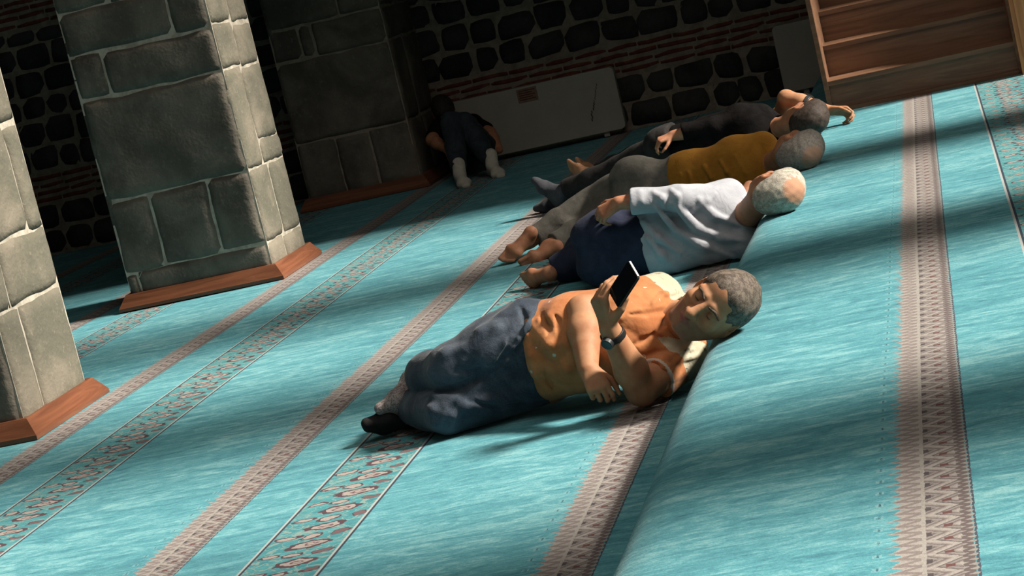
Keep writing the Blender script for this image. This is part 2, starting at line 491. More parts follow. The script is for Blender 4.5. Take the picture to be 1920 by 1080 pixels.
def q(x0, x1, z0, z1, g=0.0055): return [(x0+g, z0+g), (x1-g, z0+g), (x1-g, z1-g), (x0+g, z1-g)]
xa, xb = -4.618, -3.772
P2_front = [q(xa, -4.55, 0.05, 0.195), q(-4.55, xb, 0.05, 0.205),
            q(xa, -4.372, 0.195, 0.605), q(-4.372, -4.03, 0.20, 0.61), q(-4.03, xb, 0.21, 0.615),
            q(xa, xb, 0.61, 1.175), q(xa, -4.43, 1.18, 1.43), q(-4.43, xb, 1.178, 1.415),
            q(xa, -3.986, 1.43, 1.67), q(-3.986, xb, 1.42, 1.665), q(xa, -4.3, 1.67, 1.95), q(-4.3, xb, 1.665, 1.95), q(xa, xb, 1.95, 2.4), q(xa, xb, 2.4, 3.0), q(xa, xb, 3.0, 3.6), q(xa, xb, 3.6, 4.2)]
ya, yb = 11.112, 11.768
P2_side = [q(ya, 11.40, 0.05, 0.205, .0025), q(11.40, yb, 0.05, 0.195, .0025), q(ya, 11.45, 0.21, 0.612, .0025), q(11.45, yb, 0.20, 0.605, .0025),
           q(ya, 11.40, 0.615, 1.172, .0025), q(11.40, yb, 0.61, 0.745, .0025), q(11.40, yb, 0.745, 1.16, .0025), q(ya, 11.44, 1.178, 1.425, .0025), q(11.44, yb, 1.165, 1.40, .0025),
           q(ya, 11.46, 1.43, 1.9), q(11.46, yb, 1.41, 1.9), q(ya, yb, 1.9, 2.5), q(ya, yb, 2.5, 3.3), q(ya, yb, 3.3, 4.2)]
pillar(-4.63, -3.76, 11.10, 11.78, 'square dark stone pillar in the middle with a red wooden base, showing two faces', P2_front, P2_side)
ya, yb = 7.752, 8.408
P1_side = [q(ya, 7.96, 0.05, 0.50, .0025), q(7.96, yb, 0.05, 0.505, .0025), q(ya, 7.915, 0.51, 0.77, .0025), q(7.915, yb, 0.51, 0.765, .0025), q(ya, 8.262, 0.775, 1.22, .0025), q(8.262, yb, 0.768, 1.215, .0025),
           q(ya, yb, 1.225, 1.55), q(ya, 8.1, 1.55, 1.95), q(8.1, yb, 1.55, 1.95), q(ya, yb, 1.95, 2.6), q(ya, yb, 2.6, 3.4), q(ya, yb, 3.4, 4.2)]
P1_front = [q(-4.648, -4.2, 0.05, 0.5), q(-4.2, -3.80, 0.05, 0.5), q(-4.648, -3.80, 0.5, 0.95), q(-4.648, -4.3, 0.95, 1.4), q(-4.3, -3.80, 0.95, 1.4), q(-4.648, -3.80, 1.4, 2.0), q(-4.648, -3.80, 2.0, 2.7), q(-4.648, -3.80, 2.7, 3.4), q(-4.648, -3.80, 3.4, 4.2)]
pillar(-4.66, -3.788, 7.74, 8.42, 'weathered stone pillar cut off by the left edge of the photo', P1_front, P1_side)
xa, xb = -4.54, -3.70
P3_front = [q(xa, -4.25, 0.05, 0.47), q(-4.25, -3.995, 0.05, 0.465), q(-3.995, xb, 0.05, 0.475), q(xa, xb, 0.475, 1.05), q(xa, -4.325, 1.06, 1.285), q(-4.325, -4.225, 1.06, 1.285), q(-4.225, xb, 1.045, 1.285),
            q(xa, -4.0, 1.29, 1.7), q(-4.0, xb, 1.29, 1.7), q(xa, xb, 1.7, 2.3), q(xa, xb, 2.3, 3.0), q(xa, xb, 3.0, 4.2)]
P3_side = [q(14.52, 14.95, 0.05, 0.47), q(14.95, 15.36, 0.05, 0.47), q(14.52, 14.9, 0.475, 1.05), q(14.9, 15.36, 0.475, 1.05), q(14.52, 15.36, 1.055, 1.28), q(14.52, 15.36, 1.29, 1.8), q(14.52, 15.36, 1.8, 2.6), q(14.52, 15.36, 2.6, 4.2)]
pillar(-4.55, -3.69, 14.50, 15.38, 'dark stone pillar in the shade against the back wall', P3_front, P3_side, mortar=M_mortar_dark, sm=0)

# ------------------------------------------------------------------ panels against the back wall
def heater(x0, x1, h, label, notice=False):
    root = bpy.data.objects.new('wall_heater', None); C.objects.link(root); root.location = ((x0+x1)/2, 15.28, 0.012)
    tag(root, label, 'heater', None)
    wd = (x1-x0)/2
    def rounded(hw, h0, h1, r):
        pts = []
        for cx, cz, a0 in ((hw-r, h0+r, -PI/2), (hw-r, h1-r, 0), (-hw+r, h1-r, PI/2), (-hw+r, h0+r, PI)):
            for k in range(7):
                a = a0 + k/6*PI/2; pts.append((cx + r*math.cos(a), cz + r*math.sin(a)))
        return pts
    bm = bmesh.new(); prism(bm, rounded(wd, 0.02, h, 0.035), -0.05, 0.04); bevel(bm, 0.006, 2, 0.9)
    obj('front_panel', bm, M_panel, root)
    bm = bmesh.new(); box(bm, -wd+0.05, wd-0.05, 0.04, 0.10, 0.0, h-0.04); obj('body', bm, M_panel, root)
    for sx in (-1, 1):
        bm = bmesh.new(); box(bm, sx*(wd-0.15)-0.02, sx*(wd-0.15)+0.02, -0.03, 0.06, -0.012, 0.03); obj('foot', bm, M_panel, root)
    if notice:
        bm = bmesh.new(); box(bm, -0.075, 0.075, -0.0535, -0.0495, h-0.115, h-0.015); n = obj('notice', bm, M_notice, root)
        bm = bmesh.new()
        for k in range(5): box(bm, -0.06, 0.06 - 0.02*(k % 2), -0.0545, -0.0532, h-0.035-k*0.016, h-0.028-k*0.016)
        obj('text_lines', bm, M_ink, n)
        bm = bmesh.new()
        rn = random.Random(2)
        for k in range(14):
            t = k/14; x = 0.42+0.10*t + rn.uniform(-.006, .006); z = 0.12 + 0.26*t
            box(bm, x-0.002-0.004*(t < .5), x+0.002, -0.0535, -0.0498, z, z+0.021)
        obj('scuff_mark', bm, M_scratch, root)
heater(-3.62, -2.315, 0.475, 'long white heater panel with a small notice against the back wall', True)
heater(-1.15, -0.10, 0.50, 'white heater panel mostly hidden behind the wooden pulpit steps')

# ------------------------------------------------------------------ wooden pulpit stairs on the platform
def minbar():
    root = bpy.data.objects.new('pulpit_staircase', None); C.objects.link(root); root.location = (-0.14, 11.55, 0.2)
    tag(root, 'brown wooden pulpit staircase standing at the far end of the raised platform', 'pulpit stairs')
    X0, X1 = -0.50, 0.49          # local inner width
    for k in range(8):
        y = 0.02 + 0.27*k; z = 0.172*k
        bm = bmesh.new(); box(bm, X0, X1, y, y+0.02, z, z+0.152); obj('riser', bm, M_walnut, root)
        bm = bmesh.new(); box(bm, X0, X1, y-0.018, y+0.30, z+0.15, z+0.174); bevel(bm, 0.008, 3); obj('tread', bm, M_walnut, root)
    bm = bmesh.new(); box(bm, X0, X1, -0.012, 0.02, 0.0, 0.022); bevel(bm, 0.006, 2); obj('bottom_rail', bm, M_walnut, root)
    # left stringer with a low handrail line that climbs; right jamb post of the portal
    L = [(0.0, 0.0), (2.2, 0.0), (2.2, 2.3), (0.0, 0.42)]
    bm = bmesh.new(); prism(bm, [(a, b) for a, b in ((-0.012, 0), (2.25, 0), (2.25, 2.35), (-0.012, 0.98))], X0-0.024, X0, 'x'); obj('left_side_panel', bm, M_walnut, root)
    bm = bmesh.new(); prism(bm, [(a, b) for a, b in ((0.0, 0), (2.25, 0), (2.25, 2.15), (0.0, 0.66))], X1, X1+0.03, 'x'); obj('right_side_panel', bm, M_walnut, root)
    bm = bmesh.new(); box(bm, X1+0.012, X1+0.15, -0.10, 0.02, 0.0, 2.3); bevel(bm, 0.008, 2)
    p = obj('portal_post', bm, M_honey, root)
    for zz in (0.09, 0.55, 1.0, 1.45, 1.9):
        bm = bmesh.new(); box(bm, X1+0.035, X1+0.127, -0.112, -0.098, zz, zz+0.36); bevel(bm, 0.007, 2); obj('carved_panel', bm, M_honey, p)
minbar()

# ------------------------------------------------------------------ organic modelling: one smooth surface from blended tapered limbs
def nrm(v): v = np.asarray(v, float); return v / (np.linalg.norm(v) + 1e-12)
class Field:
    def __init__(s, lo, hi, vox):
        s.lo = np.array(lo, float); s.v = vox
        s.n = np.ceil((np.array(hi, float) - s.lo) / vox).astype(int) + 1
        s.d = np.full(s.n, 0.2, np.float32)
    def block(s, lo, hi):
        a = np.clip(np.floor((np.minimum(lo, hi) - s.lo) / s.v).astype(int), 0, s.n)
        b = np.clip(np.ceil((np.maximum(lo, hi) - s.lo) / s.v).astype(int) + 1, 0, s.n)
        if np.any(b <= a): return None
        sl = tuple(slice(i, j) for i, j in zip(a, b))
        g = [(s.lo[i] + s.v * np.arange(a[i], b[i])).astype(np.float32) for i in range(3)]
        return sl, np.stack(np.meshgrid(*g, indexing='ij'), -1)
    def put(s, fn, lo, hi, k=0.0, op='u', cuts=()):
        m = k + 0.012
        r = s.block(np.asarray(lo) - m, np.asarray(hi) + m)
        if r is None: return
        sl, P = r
        b = fn(P)
        for pt, n in cuts: b = np.maximum(b, (P - np.asarray(pt, np.float32)) @ np.asarray(n, np.float32))
        a = s.d[sl]
        if op == 'u':
            if k > 0:
                h = np.maximum(k - np.abs(a - b), 0) / k; s.d[sl] = np.minimum(a, b) - h*h*k*0.25
            else: s.d[sl] = np.minimum(a, b)
        else:
            if k > 0:
                h = np.maximum(k - np.abs(a + b), 0) / k; s.d[sl] = np.maximum(a, -b) + h*h*k*0.25
            else: s.d[sl] = np.maximum(a, -b)
    def cap(s, a, b, ra, rb, k=0.015, op='u', cuts=(), flat=None):
        """tapered limb; flat=(axis, factor) squeezes it along an axis"""
        a = np.array(a, float); b = np.array(b, float); R = max(ra, rb)
        ab = (b - a).astype(np.float32); L2 = float(ab @ ab) + 1e-9
        a32 = a.astype(np.float32)
        if flat is not None: fx = nrm(flat[0]).astype(np.float32); ff = flat[1]
        def fn(P):
            q = P - a32
            t = np.clip((q @ ab) / L2, 0, 1)
            q = q - t[..., None] * ab
            if flat is not None:
                c = q @ fx; l2 = np.sum(q*q, -1) + c*c*(ff*ff - 1)
                return (np.sqrt(np.maximum(l2, 0)) - (ra + (rb - ra)*t)) / (1 + (ff-1)*0.5)
            return np.sqrt(np.sum(q*q, -1)) - (ra + (rb - ra)*t)
        s.put(fn, np.minimum(a, b) - R, np.maximum(a, b) + R, k, op, cuts)
    def chain(s, pts, rs, k=0.015, op='u', cuts=(), flat=None):
        for i in range(len(pts)-1): s.cap(pts[i], pts[i+1], rs[i], rs[i+1], k, op, cuts, flat)
    def ell(s, c, axes, radii, k=0.02, op='u', cuts=()):
        c = np.array(c, np.float32); A = np.array([nrm(a) for a in axes], np.float32); r = np.array(radii, np.float32)
        R = float(r.max())
        def fn(P):
            q = (P - c) @ A.T
            k0 = np.sqrt(np.sum((q/r)**2, -1)); k1 = np.sqrt(np.sum((q/(r*r))**2, -1)) + 1e-6
            return np.where(k0 < 1e-4, -r.min(), k0*(k0-1)/k1)
        s.put(fn, c - R, c + R, k, op, cuts)
    def sph(s, c, r, k=0.01, op='u'): s.cap(c, c, r, r, k, op)
    def plane(s, pt, n, k):
        """softly flatten everything beyond a plane"""
        pt = np.asarray(pt, np.float32); n = nrm(n).astype(np.float32)
        s.put(lambda P: -((P - pt) @ n), s.lo, s.lo + s.v*(s.n-1), k, 's')
    def warp(s, fn):
        """add a displacement fn(P) near the surface"""
        idx = np.where(np.abs(s.d) < 0.04)
        P = np.stack(idx, -1) * s.v + s.lo
        s.d[idx] += fn(P).astype(np.float32)
    def cut(s, pt, n):
        r = s.block(s.lo, s.lo + s.v*(s.n-1)); sl, P = r
        s.d[sl] = np.maximum(s.d[sl], (P - np.asarray(pt, np.float32)) @ np.asarray(nrm(n), np.float32))
    def mesh(s):
        d = s.d; ins = d < 0
        # cells touched by the surface
        n = np.array(d.shape) - 1
        cnt = np.zeros(n, np.int8)
        for i in (0, 1):
            for j in (0, 1):
                for k in (0, 1): cnt += ins[i:i+n[0], j:j+n[1], k:k+n[2]]
        act = (cnt > 0) & (cnt < 8)
        cells = np.argwhere(act); ids = np.full(n, -1, np.int32); ids[act] = np.arange(len(cells))
        acc = np.zeros((len(cells), 3)); num = np.zeros(len(cells))
        cor = [(i, j, k) for i in (0, 1) for j in (0, 1) for k in (0, 1)]
        val = {c: d[cells[:, 0]+c[0], cells[:, 1]+c[1], cells[:, 2]+c[2]].astype(float) for c in cor}
        for c in cor:
            for ax in range(3):
                if c[ax] == 0:
                    e = list(c); e[ax] = 1; e = tuple(e)
                    a, b = val[c], val[e]; m = (a < 0) != (b < 0)
                    t = a[m] / (a[m] - b[m])
                    p = np.tile(np.array(c, float), (m.sum(), 1)); p[:, ax] += t
                    acc[m] += p; num[m] += 1
        V = (cells + acc / num[:, None]) * s.v + s.lo
        F = []
        for ax in range(3):
            sl0 = [slice(None)]*3; sl1 = [slice(None)]*3; sl0[ax] = slice(0, -1); sl1[ax] = slice(1, None)
            a, b = ins[tuple(sl0)], ins[tuple(sl1)]
            e = np.argwhere(a != b)
            o1, o2 = [(1, 2), (2, 0), (0, 1)][ax]
            ok = (e[:, o1] > 0) & (e[:, o2] > 0) & (e[:, o1] < n[o1]) & (e[:, o2] < n[o2])
            e = e[ok]; flip = a[tuple(e.T)]
            def cid(d1, d2):
                q = e.copy(); q[:, o1] -= d1; q[:, o2] -= d2; return ids[tuple(q.T)]
            quad = np.stack([cid(1, 1), cid(0, 1), cid(0, 0), cid(1, 0)], -1)
            quad[~flip] = quad[~flip][:, ::-1]
            F.append(quad)
        F = np.concatenate(F)
        # light relax to remove grid steps
        for _ in range(2):
            sm = np.zeros_like(V); c = np.zeros(len(V))
            for i in range(4):
                a, b = F[:, i], F[:, (i+1) % 4]
                for q in range(3): sm[:, q] += np.bincount(a, V[b, q], len(V)) + np.bincount(b, V[a, q], len(V))
                c += np.bincount(a, minlength=len(V)) + np.bincount(b, minlength=len(V))
            V = V*0.4 + 0.6 * sm / np.maximum(c, 1)[:, None]
        return V, F
    def ray(s, o, dr, t0, t1):
        o = np.array(o); dr = nrm(dr); t = t0
        while t < t1:
            i = np.round((o + dr*t - s.lo) / s.v).astype(int)
            if np.all(i >= 0) and np.all(i < s.n):
                if s.d[tuple(i)] < 0: return o + dr*t
            t += s.v*0.5
        return None

def skin_obj(name, fld, mats, origin, parent=None, regions=()):
    """mesh of a field; regions = [(material index, test(points) -> bool array)]"""
    V, F = fld.mesh()
    me = bpy.data.meshes.new(name)
    Vl = (V - np.asarray(origin, float)).astype(np.float32)
    me.vertices.add(len(V)); me.vertices.foreach_set('co', Vl.ravel())
    me.loops.add(F.size); me.loops.foreach_set('vertex_index', F.ravel().astype(np.int32))
    me.polygons.add(len(F)); me.polygons.foreach_set('loop_start', np.arange(0, F.size, 4, dtype=np.int32))
    me.polygons.foreach_set('loop_total', np.full(len(F), 4, np.int32))
    if regions:
        cen = V[F].mean(1); mi = np.zeros(len(F), np.int32)
        for i, test in regions: mi[test(cen)] = i
        me.polygons.foreach_set('material_index', mi)
    me.polygons.foreach_set('use_smooth', np.ones(len(F), bool))
    me.update(calc_edges=True); me.validate()
    o = bpy.data.objects.new(name, me); C.objects.link(o)
    for m in (mats if isinstance(mats, (list, tuple)) else [mats]): me.materials.append(m)
    if parent is None: o.location = origin
    else: o.parent = parent
    return o
# ------------------------------------------------------------------ body building blocks
# viewing axes of the scene (right, up, towards the camera) used only to name directions of limbs
AR = V3(0.976, 0.2186, 0.0); AU = V3(-0.0325, 0.145, 0.989); AB = V3(0.216, -0.965, 0.149)
def dv(r, u, b): return nrm(AR*r + AU*u + AB*b)
def frame(l, u):
    """head or torso frame: left, up (towards the crown), front"""
    u = nrm(u); l = np.asarray(l, float); l = nrm(l - u*(l @ u)); return l, u, np.cross(l, u)
def rot(v, ax, ang):
    ax = nrm(ax); return v*math.cos(ang) + np.cross(ax, v)*math.sin(ang) + ax*(ax @ v)*(1-math.cos(ang))

def head(f, c, L, U, N, s=1.0, face=True, jaw=1.0):
    def p(l, u, n): return c + (L*l + U*u + N*n)*s
    f.ell(p(0, .032, -.018), (L, U, N), (.076*s, .084*s, .096*s), .02)
    f.ell(p(0, -.020, .022), (L, U, N), (.066*s, .090*s, .070*s), .03)
    for sx in (-1, 1):
        f.cap(p(sx*.054, -.040, .002), p(sx*.022*jaw, -.098, .062), .022*s, .019*s, .03)
        f.ell(p(sx*.040, -.022, .064), (L, U, N), (.026*s, .022*s, .022*s), .02)
    f.sph(p(0, -.098, .072), .019*s, .02)
    f.ell(p(0, .055, .050), (L, U, N), (.058*s, .045*s, .036*s), .03)
    if face:
        for sx in (-1, 1):
            f.ell(p(sx*.032, .004, .094), (L, U, N), (.021*s, .013*s, .016*s), .012, 's')
            f.sph(p(sx*.032, .000, .0765), .0128*s, .002)
            f.cap(p(sx*.050, .020, .074), p(sx*.016, .024, .088), .0095*s, .0110*s, .010)      # brow
        f.cap(p(0, .020, .086), p(0, -.030, .113), .0095*s, .0130*s, .010)                     # nose
        f.sph(p(0, -.034, .113), .0140*s, .008)
        for sx in (-1, 1):
            f.sph(p(sx*.0135, -.037, .098), .0110*s, .006)
            f.sph(p(sx*.007, -.044, .103), .0042*s, .003, 's')
        f.ell(p(0, -.066, .078), (L, U, N), (.030*s, .024*s, .020*s), .015)
        f.chain([p(-.024, -.066, .086), p(-.006, -.060, .0985), p(.006, -.060, .0985), p(.024, -.066, .086)], [.0035*s, .0055*s, .0055*s, .0035*s], .004)
        f.chain([p(-.022, -.069, .086), p(0, -.0735, .0975), p(.022, -.069, .086)], [.0035*s, .0065*s, .0035*s], .004)
        f.chain([p(-.023, -.0670, .093), p(0, -.0668, .1055), p(.023, -.0670, .093)], [.0018*s, .002*s, .0018*s], .002, 's')
    for sx in (-1, 1):      # ears
        e = nrm(L*sx*0.9 - N*0.45)
        f.ell(p(sx*.078, -.006, -.014), (e, U, np.cross(e, U)), (.0075*s, .032*s, .019*s), .006)
        f.ell(p(sx*.084, -.002, -.010), (e, U, np.cross(e, U)), (.006*s, .018*s, .010*s), .004, 's')
        f.sph(p(sx*.076, -.034, -.008), .008*s, .006)

def hair_field(c, L, U, N, s, vox, grow=.009, front=.058, back=-.062, bald=None, noise=.004, seed=0):
    """cap of hair over the skull, cut at the hairline, round the ears and at the nape"""
    def p(l, u, n): return c + (L*l + U*u + N*n)*s
    f = Field(c - .15*s, c + .15*s, vox)
    f.ell(p(0, .032, -.018), (L, U, N), ((.076+grow)*s, (.084+grow)*s, (.096+grow)*s), .0)
    f.ell(p(0, .055, .046), (L, U, N), ((.058+grow*.8)*s, (.044+grow*.8)*s, (.036+grow*.3)*s), .03)
    f.ell(p(0, -.02, -.055), (L, U, N), ((.062+grow*.5)*s, .07*s, (.052+grow*.6)*s), .03)
    # forehead, temples and cheeks stay free
    f.ell(p(0, -.015, .100), (L, U, N), (.078*s, front*s + .032*s, .062*s), .01, 's')
    for sx in (-1, 1):
        f.ell(p(sx*.075, -.052, .038), (L, U, N), (.05*s, .056*s, .050*s), .008, 's')
        f.ell(p(sx*.088, -.014, -.010), (L, U, N), (.03*s, .032*s, .024*s), .005, 's')
    f.cut(p(0, back, -.05), -U + N*0.35)
    if bald is not None: f.ell(p(*bald[0]), (L, U, N), tuple(b*s for b in bald[1]), .010, 's')
    rn = np.random.RandomState(seed); W_ = rn.normal(size=(10, 3)); W_ /= np.linalg.norm(W_, axis=1)[:, None]; fr = rn.uniform(60, 260, 10); ph = rn.uniform(0, 6.28, 10)
    f.warp(lambda P: noise*np.sum(np.sin((P @ W_.T)*fr + ph), -1)/4.0)
    return f

def hand(f, W, D, N, B, curls, thumb=((.7, .6, .35), (.75, .35, .5), (.85, .1, .5)), s=1.0, spread=0.0):
    """W wrist, D towards the knuckles, N the way the palm faces, B towards the thumb side"""
    D = nrm(D); N = nrm(N - D*(N @ D)); B = nrm(B - D*(B @ D) - N*(B @ N))
    off = (.030, .010, -.011, -.030); klen = (.090, .094, .090, .082)
    for i in range(4):
        k = W + (D*klen[i] + B*off[i])*s
        h = W + (D*.018 + B*off[i]*.55)*s
        f.cap(h, k, .0145*s, .0112*s, .014)
        seg = ((.041, .025, .021), (.046, .029, .022), (.042, .027, .021), (.032, .021, .019))[i]
        d = rot(D, N, 0); d = nrm(D + B*spread*(1.5-i)*.25)
        q = k; a = 0
        for j in range(3):
            a += curls[i][j]
            d2 = nrm(d*math.cos(a) + N*math.sin(a))
            q2 = q + d2*seg[j]*s
            f.cap(q, q2, (.0098, .0088, .0080)[j]*s, (.0088, .0080, .0070)[j]*s, .003)
            q = q2
    q = W + (D*.026 + B*.026 + N*.006)*s
    for j, (t, L_) in enumerate(zip(thumb, (.044, .033, .027))):
        d = nrm(D*t[0] + B*t[1] + N*t[2]); q2 = q + d*L_*s
        f.cap(q, q2, (.0150, .0112, .0100)[j]*s, (.0115, .0102, .0078)[j]*s, .010 if j == 0 else .003)
        q = q2

def foot(f, A, T, D, s=1.0, toes=True, infl=0.0):
    """A ankle, T towards the toes, D the way the sole faces"""
    T = nrm(T); D = nrm(D - T*(D @ T)); S_ = np.cross(T, D)
    def p(t, d, w_=0): return A + (T*t + D*d + S_*w_)*s
    i = infl
    f.cap(p(-.035, .050), p(-.028, .015), .031*s+i, .026*s+i, .02)
    f.cap(p(-.03, .055), p(.10, .060), .029*s+i, .026*s+i, .025)
    f.cap(p(0, .01), p(.085, .046), .036*s+i, .028*s+i, .03)
    f.cap(p(.098, .062, -.026), p(.100, .060, .028), .022*s+i, .024*s+i, .02)
    if toes:
        for k, (w_, L_, r) in enumerate(((.030, .172, .0125), (.010, .172, .0095), (-.006, .164, .0090), (-.020, .154, .0086), (-.033, .142, .0082))):
            f.cap(p(.105, .064, w_*.95), p(L_, .068, w_), (r+.002)*s+i, r*s+i, .006)
    else:
        f.cap(p(.10, .062, -.015), p(.155, .066, -.012), .022*s+i, .015*s+i, .02)
        f.cap(p(.10, .062, .018), p(.168, .066, .016), .022*s+i, .015*s+i, .02)

def waves(seed, n, lo, hi, amp):
    rn = np.random.RandomState(seed); W_ = rn.normal(size=(n, 3)); W_ /= np.linalg.norm(W_, axis=1)[:, None]
    fr = rn.uniform(lo, hi, n); ph = rn.uniform(0, 6.28, n)
    def fn(P):
        q = np.sum(np.sin((P @ W_.T)*fr + ph), -1)/n**.5
        return amp*(1.0 - np.abs(q)*1.6)
    return fn

def near_seg(a, b, r):
    a = np.array(a); b = np.array(b); ab = b-a
    def t(P):
        q = P - a; k = np.clip((q @ ab)/(ab @ ab), 0, 1); return np.linalg.norm(q - k[:, None]*ab, axis=1) < r
    return t

M_skin1 = mat_skin('tanned_skin', (0.400, 0.205, 0.112), (0.350, 0.155, 0.080))
M_skin2 = mat_skin('ruddy_skin', (0.390, 0.185, 0.105), (0.320, 0.130, 0.075))
M_lips = mat_plain('lips', (0.26, 0.095, 0.072), 0.5)
M_stubble = mat_skin('shaved_skin', (0.300, 0.155, 0.095), (0.250, 0.120, 0.075))

def fold_on(f, pts, r, sink=.35, k=.02, op='u'):
    """raised fold of cloth: points pushed onto the cloth surface along the given direction"""
    out = []
    for p, d in pts:
        h = f.ray(p + nrm(d)*.30, -nrm(d), 0, .6)
        if h is not None: out.append(h - nrm(d)*r*sink)
    if len(out) > 1: f.chain(out, [r*.6] + [r]*(len(out)-2) + [r*.5], k, op)

# ------------------------------------------------------------------ person looking at a phone
def person_phone():
    OR = V3(-1.40, 6.40, 0.0)
    pel = V3(-1.44, 6.47, .185); chest = V3(-1.105, 6.43, .205)
    shL = V3(-0.949, 6.400, 0.097); shR = V3(-1.014, 6.560, 0.269)
    nb = (shL + shR)/2 + V3(.02, -.03, .02)
    hc = V3(-0.788, 6.147, 0.280)
    HL, HU, HN = frame(dv(.26, -.91, .25), dv(.81, .34, .44))
    eL = V3(-1.075, 6.205, .062); wL = V3(-1.108, 6.100, 0.284)
    eR = V3(-1.225, 6.36, .305); wR = V3(-1.219, 6.200, 0.156)
    hipR = V3(-1.43, 6.44, .262); hipL = V3(-1.45, 6.48, .115)
    kR = V3(-1.675, 6.40, .200); aR = V3(-1.878, 6.620, 0.146)
    kL = V3(-1.72, 6.36, .078); aL = V3(-1.910, 6.600, 0.071)
    SC = nrm(shL - shR); SL, SU, SN = frame(SC, nb - pel)
    PL, PU, PN = frame(V3(0, -.15, -1), V3(1, -.05, .05))
    v = .0036
    f = Field((-2.2, 5.95, -.02), (-.64, 6.75, .52), v)
    # body
    f.ell(pel, (PL, PU, PN), (.145, .13, .105), .05)
    f.ell((pel+chest)/2 + PN*.01, (PL, PU, PN), (.135, .16, .115), .06)
    f.ell(chest, (SL, SU, SN), (.145, .16, .105), .06)
    f.cap(shR, shL, .052, .052, .05)
    f.cap(nb, hc - HU*.055 - HN*.022, .060, .055, .035)
    head(f, hc, HL, HU, HN, 1.07, True, 1.35)
    f.chain([shL, shL*.5+eL*.5, eL], [.058, .054, .046], .02); f.cap(eL, eL*.68+wL*.32, .046, .051, .02); f.cap(eL*.68+wL*.32, wL, .051, .031, .015)
    f.chain([shR, shR*.5+eR*.5, eR], [.060, .056, .048], .02); f.cap(eR, eR*.65+wR*.35, .048, .052, .02); f.cap(eR*.65+wR*.35, wR, .052, .032, .015)
    f.chain([hipR, kR, aR], [.08, .052, .034], .03); f.chain([hipL, kL, aL], [.08, .052, .034], .03)
    foot(f, aR, dv(-.88, -.10, .40), dv(-.25, -.75, .6), .93, False); foot(f, aL, dv(-.90, .16, .35), dv(-.1, -.8, .5), .93, False)
    # hands: left one holds the phone upright, right one lies loosely closed on the floor
    hand(f, wL, dv(-.12, .95, .22), dv(.88, .05, -.47), dv(.40, .1, .9), [(.75, .55, .35), (.85, .6, .4), (.90, .65, .4), (.95, .7, .4)],
         thumb=((.55, .65, .45), (.75, .35, .55), (.85, .1, .45)), s=1.04)
    hand(f, wR, dv(.20, -.68, .62), dv(.1, -.65, -.75), dv(1, .3, 0), [(.75, .9, .6), (1.0, 1.1, .6), (1.15, 1.1, .6), (1.25, 1.1, .6)],
         thumb=((.8, .5, .3), (.95, .15, .3), (.95, .0, .3)), s=.92)
    def hp(P): q = P - hc; return q @ HL, q @ HU, q @ HN
    def lips(P):
        l, u, n = hp(P); return (np.abs(l) < .024) & (u < -.058+.0) & (u > -.080) & (n > .086) & (u > -.0815+np.abs(l)*.4) & (u < -.0565-np.abs(l)*.35)
    def stub(P):
        l, u, n = hp(P); return (u < -.048) & (u > -.135) & (n > -.02) & (np.abs(l) < .085) & (((P-hc)**2).sum(1) < .0225)
    body = skin_obj('person', f, [M_skin1, M_stubble, M_lips], OR, None, [(1, stub), (2, lips)])
    tag(body, 'person lying nearest on one side in orange shirt and jeans, looking at a phone', 'person')
    # hair and brows
    h = hair_field(hc, HL, HU, HN, 1.07, .0034, .006, .046, -.060, None, .0020, 1)
    skin_obj('hair', h, mat_hair('greying_brown_hair', (0.038, 0.026, 0.019), (0.140, 0.110, 0.088), 55), OR, body)
    for sx in (-1, 1):
        b = Field(hc - .13, hc + .14, .0026)
        def p(l, u, n): return hc + (HL*l + HU*u + HN*n)*1.07
        b.chain([p(sx*.014, .0175, .0980), p(sx*.034, .0235, .0930), p(sx*.054, .015, .0800)], [.0042, .0048, .0030], 0)
        skin_obj('eyebrow', b, mat_hair('dark_brow', (0.05, 0.032, 0.024), (0.10, 0.07, 0.05), 200) if sx < 0 else bpy.data.materials['dark_brow'], OR, body)
    for sx in (-1, 1):      # lowered eyelids: a dark lash line over each eye
        b = Field(hc - .12, hc + .14, .0016)
        def p(l, u, n): return hc + (HL*l + HU*u + HN*n)*1.07
        b.chain([p(sx*.0215, -.0035, .0835), p(sx*.028, -.0050, .0885), p(sx*.036, -.0050, .0880), p(sx*.0425, -.0025, .0815)], [.0012, .0019, .0019, .0013], 0)
        skin_obj('eyelash', b, bpy.data.materials['dark_brow'], OR, body)
    # shirt
    g = Field((-1.60, 6.02, -.01), (-.70, 6.78, .52), v)
    bel = (pel+chest)/2
    hem = pel + PU*.035
    g.ell(pel + PU*.02, (PL, PU, PN), (.168, .14, .128), .05)
    g.ell(bel + PN*.030, (PL, PU, PN), (.160, .185, .140), .06)
    g.ell(chest, (SL, SU, SN), (.168, .175, .128), .06)
    g.cap(shR, shL, .064, .066, .05)
    g.cap(shR + SU*.01, nb + SU*.035, .052, .055, .03); g.cap(shL + SU*.01, nb + SU*.035, .052, .055, .03)
    dR = nrm(eR - shR); dL = nrm(eL - shL)
    g.cap(shR, shR + dR*.22, .066, .068, .035, cuts=[(shR + dR*.15, dR)])
    g.cap(shL, shL + dL*.19, .062, .062, .03, cuts=[(shL + dL*.155, dL)])
    g.cut(hem, -PU - PN*.12)
    g.cap(nb + SU*.045, hc - HU*.05, .064, .075, .010, 's')
    # open collar, placket and folds
    for sg, sh in ((1, shL), (-1, shR)):
        c0 = nb + SU*.030 + (sh-nb)*.42; c1 = nb + SN*.080 - SU*.035 + (sh-nb)*.10
        g.cap(c0, c1, .013, .016, .012, flat=(SN, 1.6))
    fold_on(g, [(nb + (bel-nb)*k, SN*(1-k) + PN*k) for k in (.25, .45, .65, .85, 1.0)], .008, .3, .010)
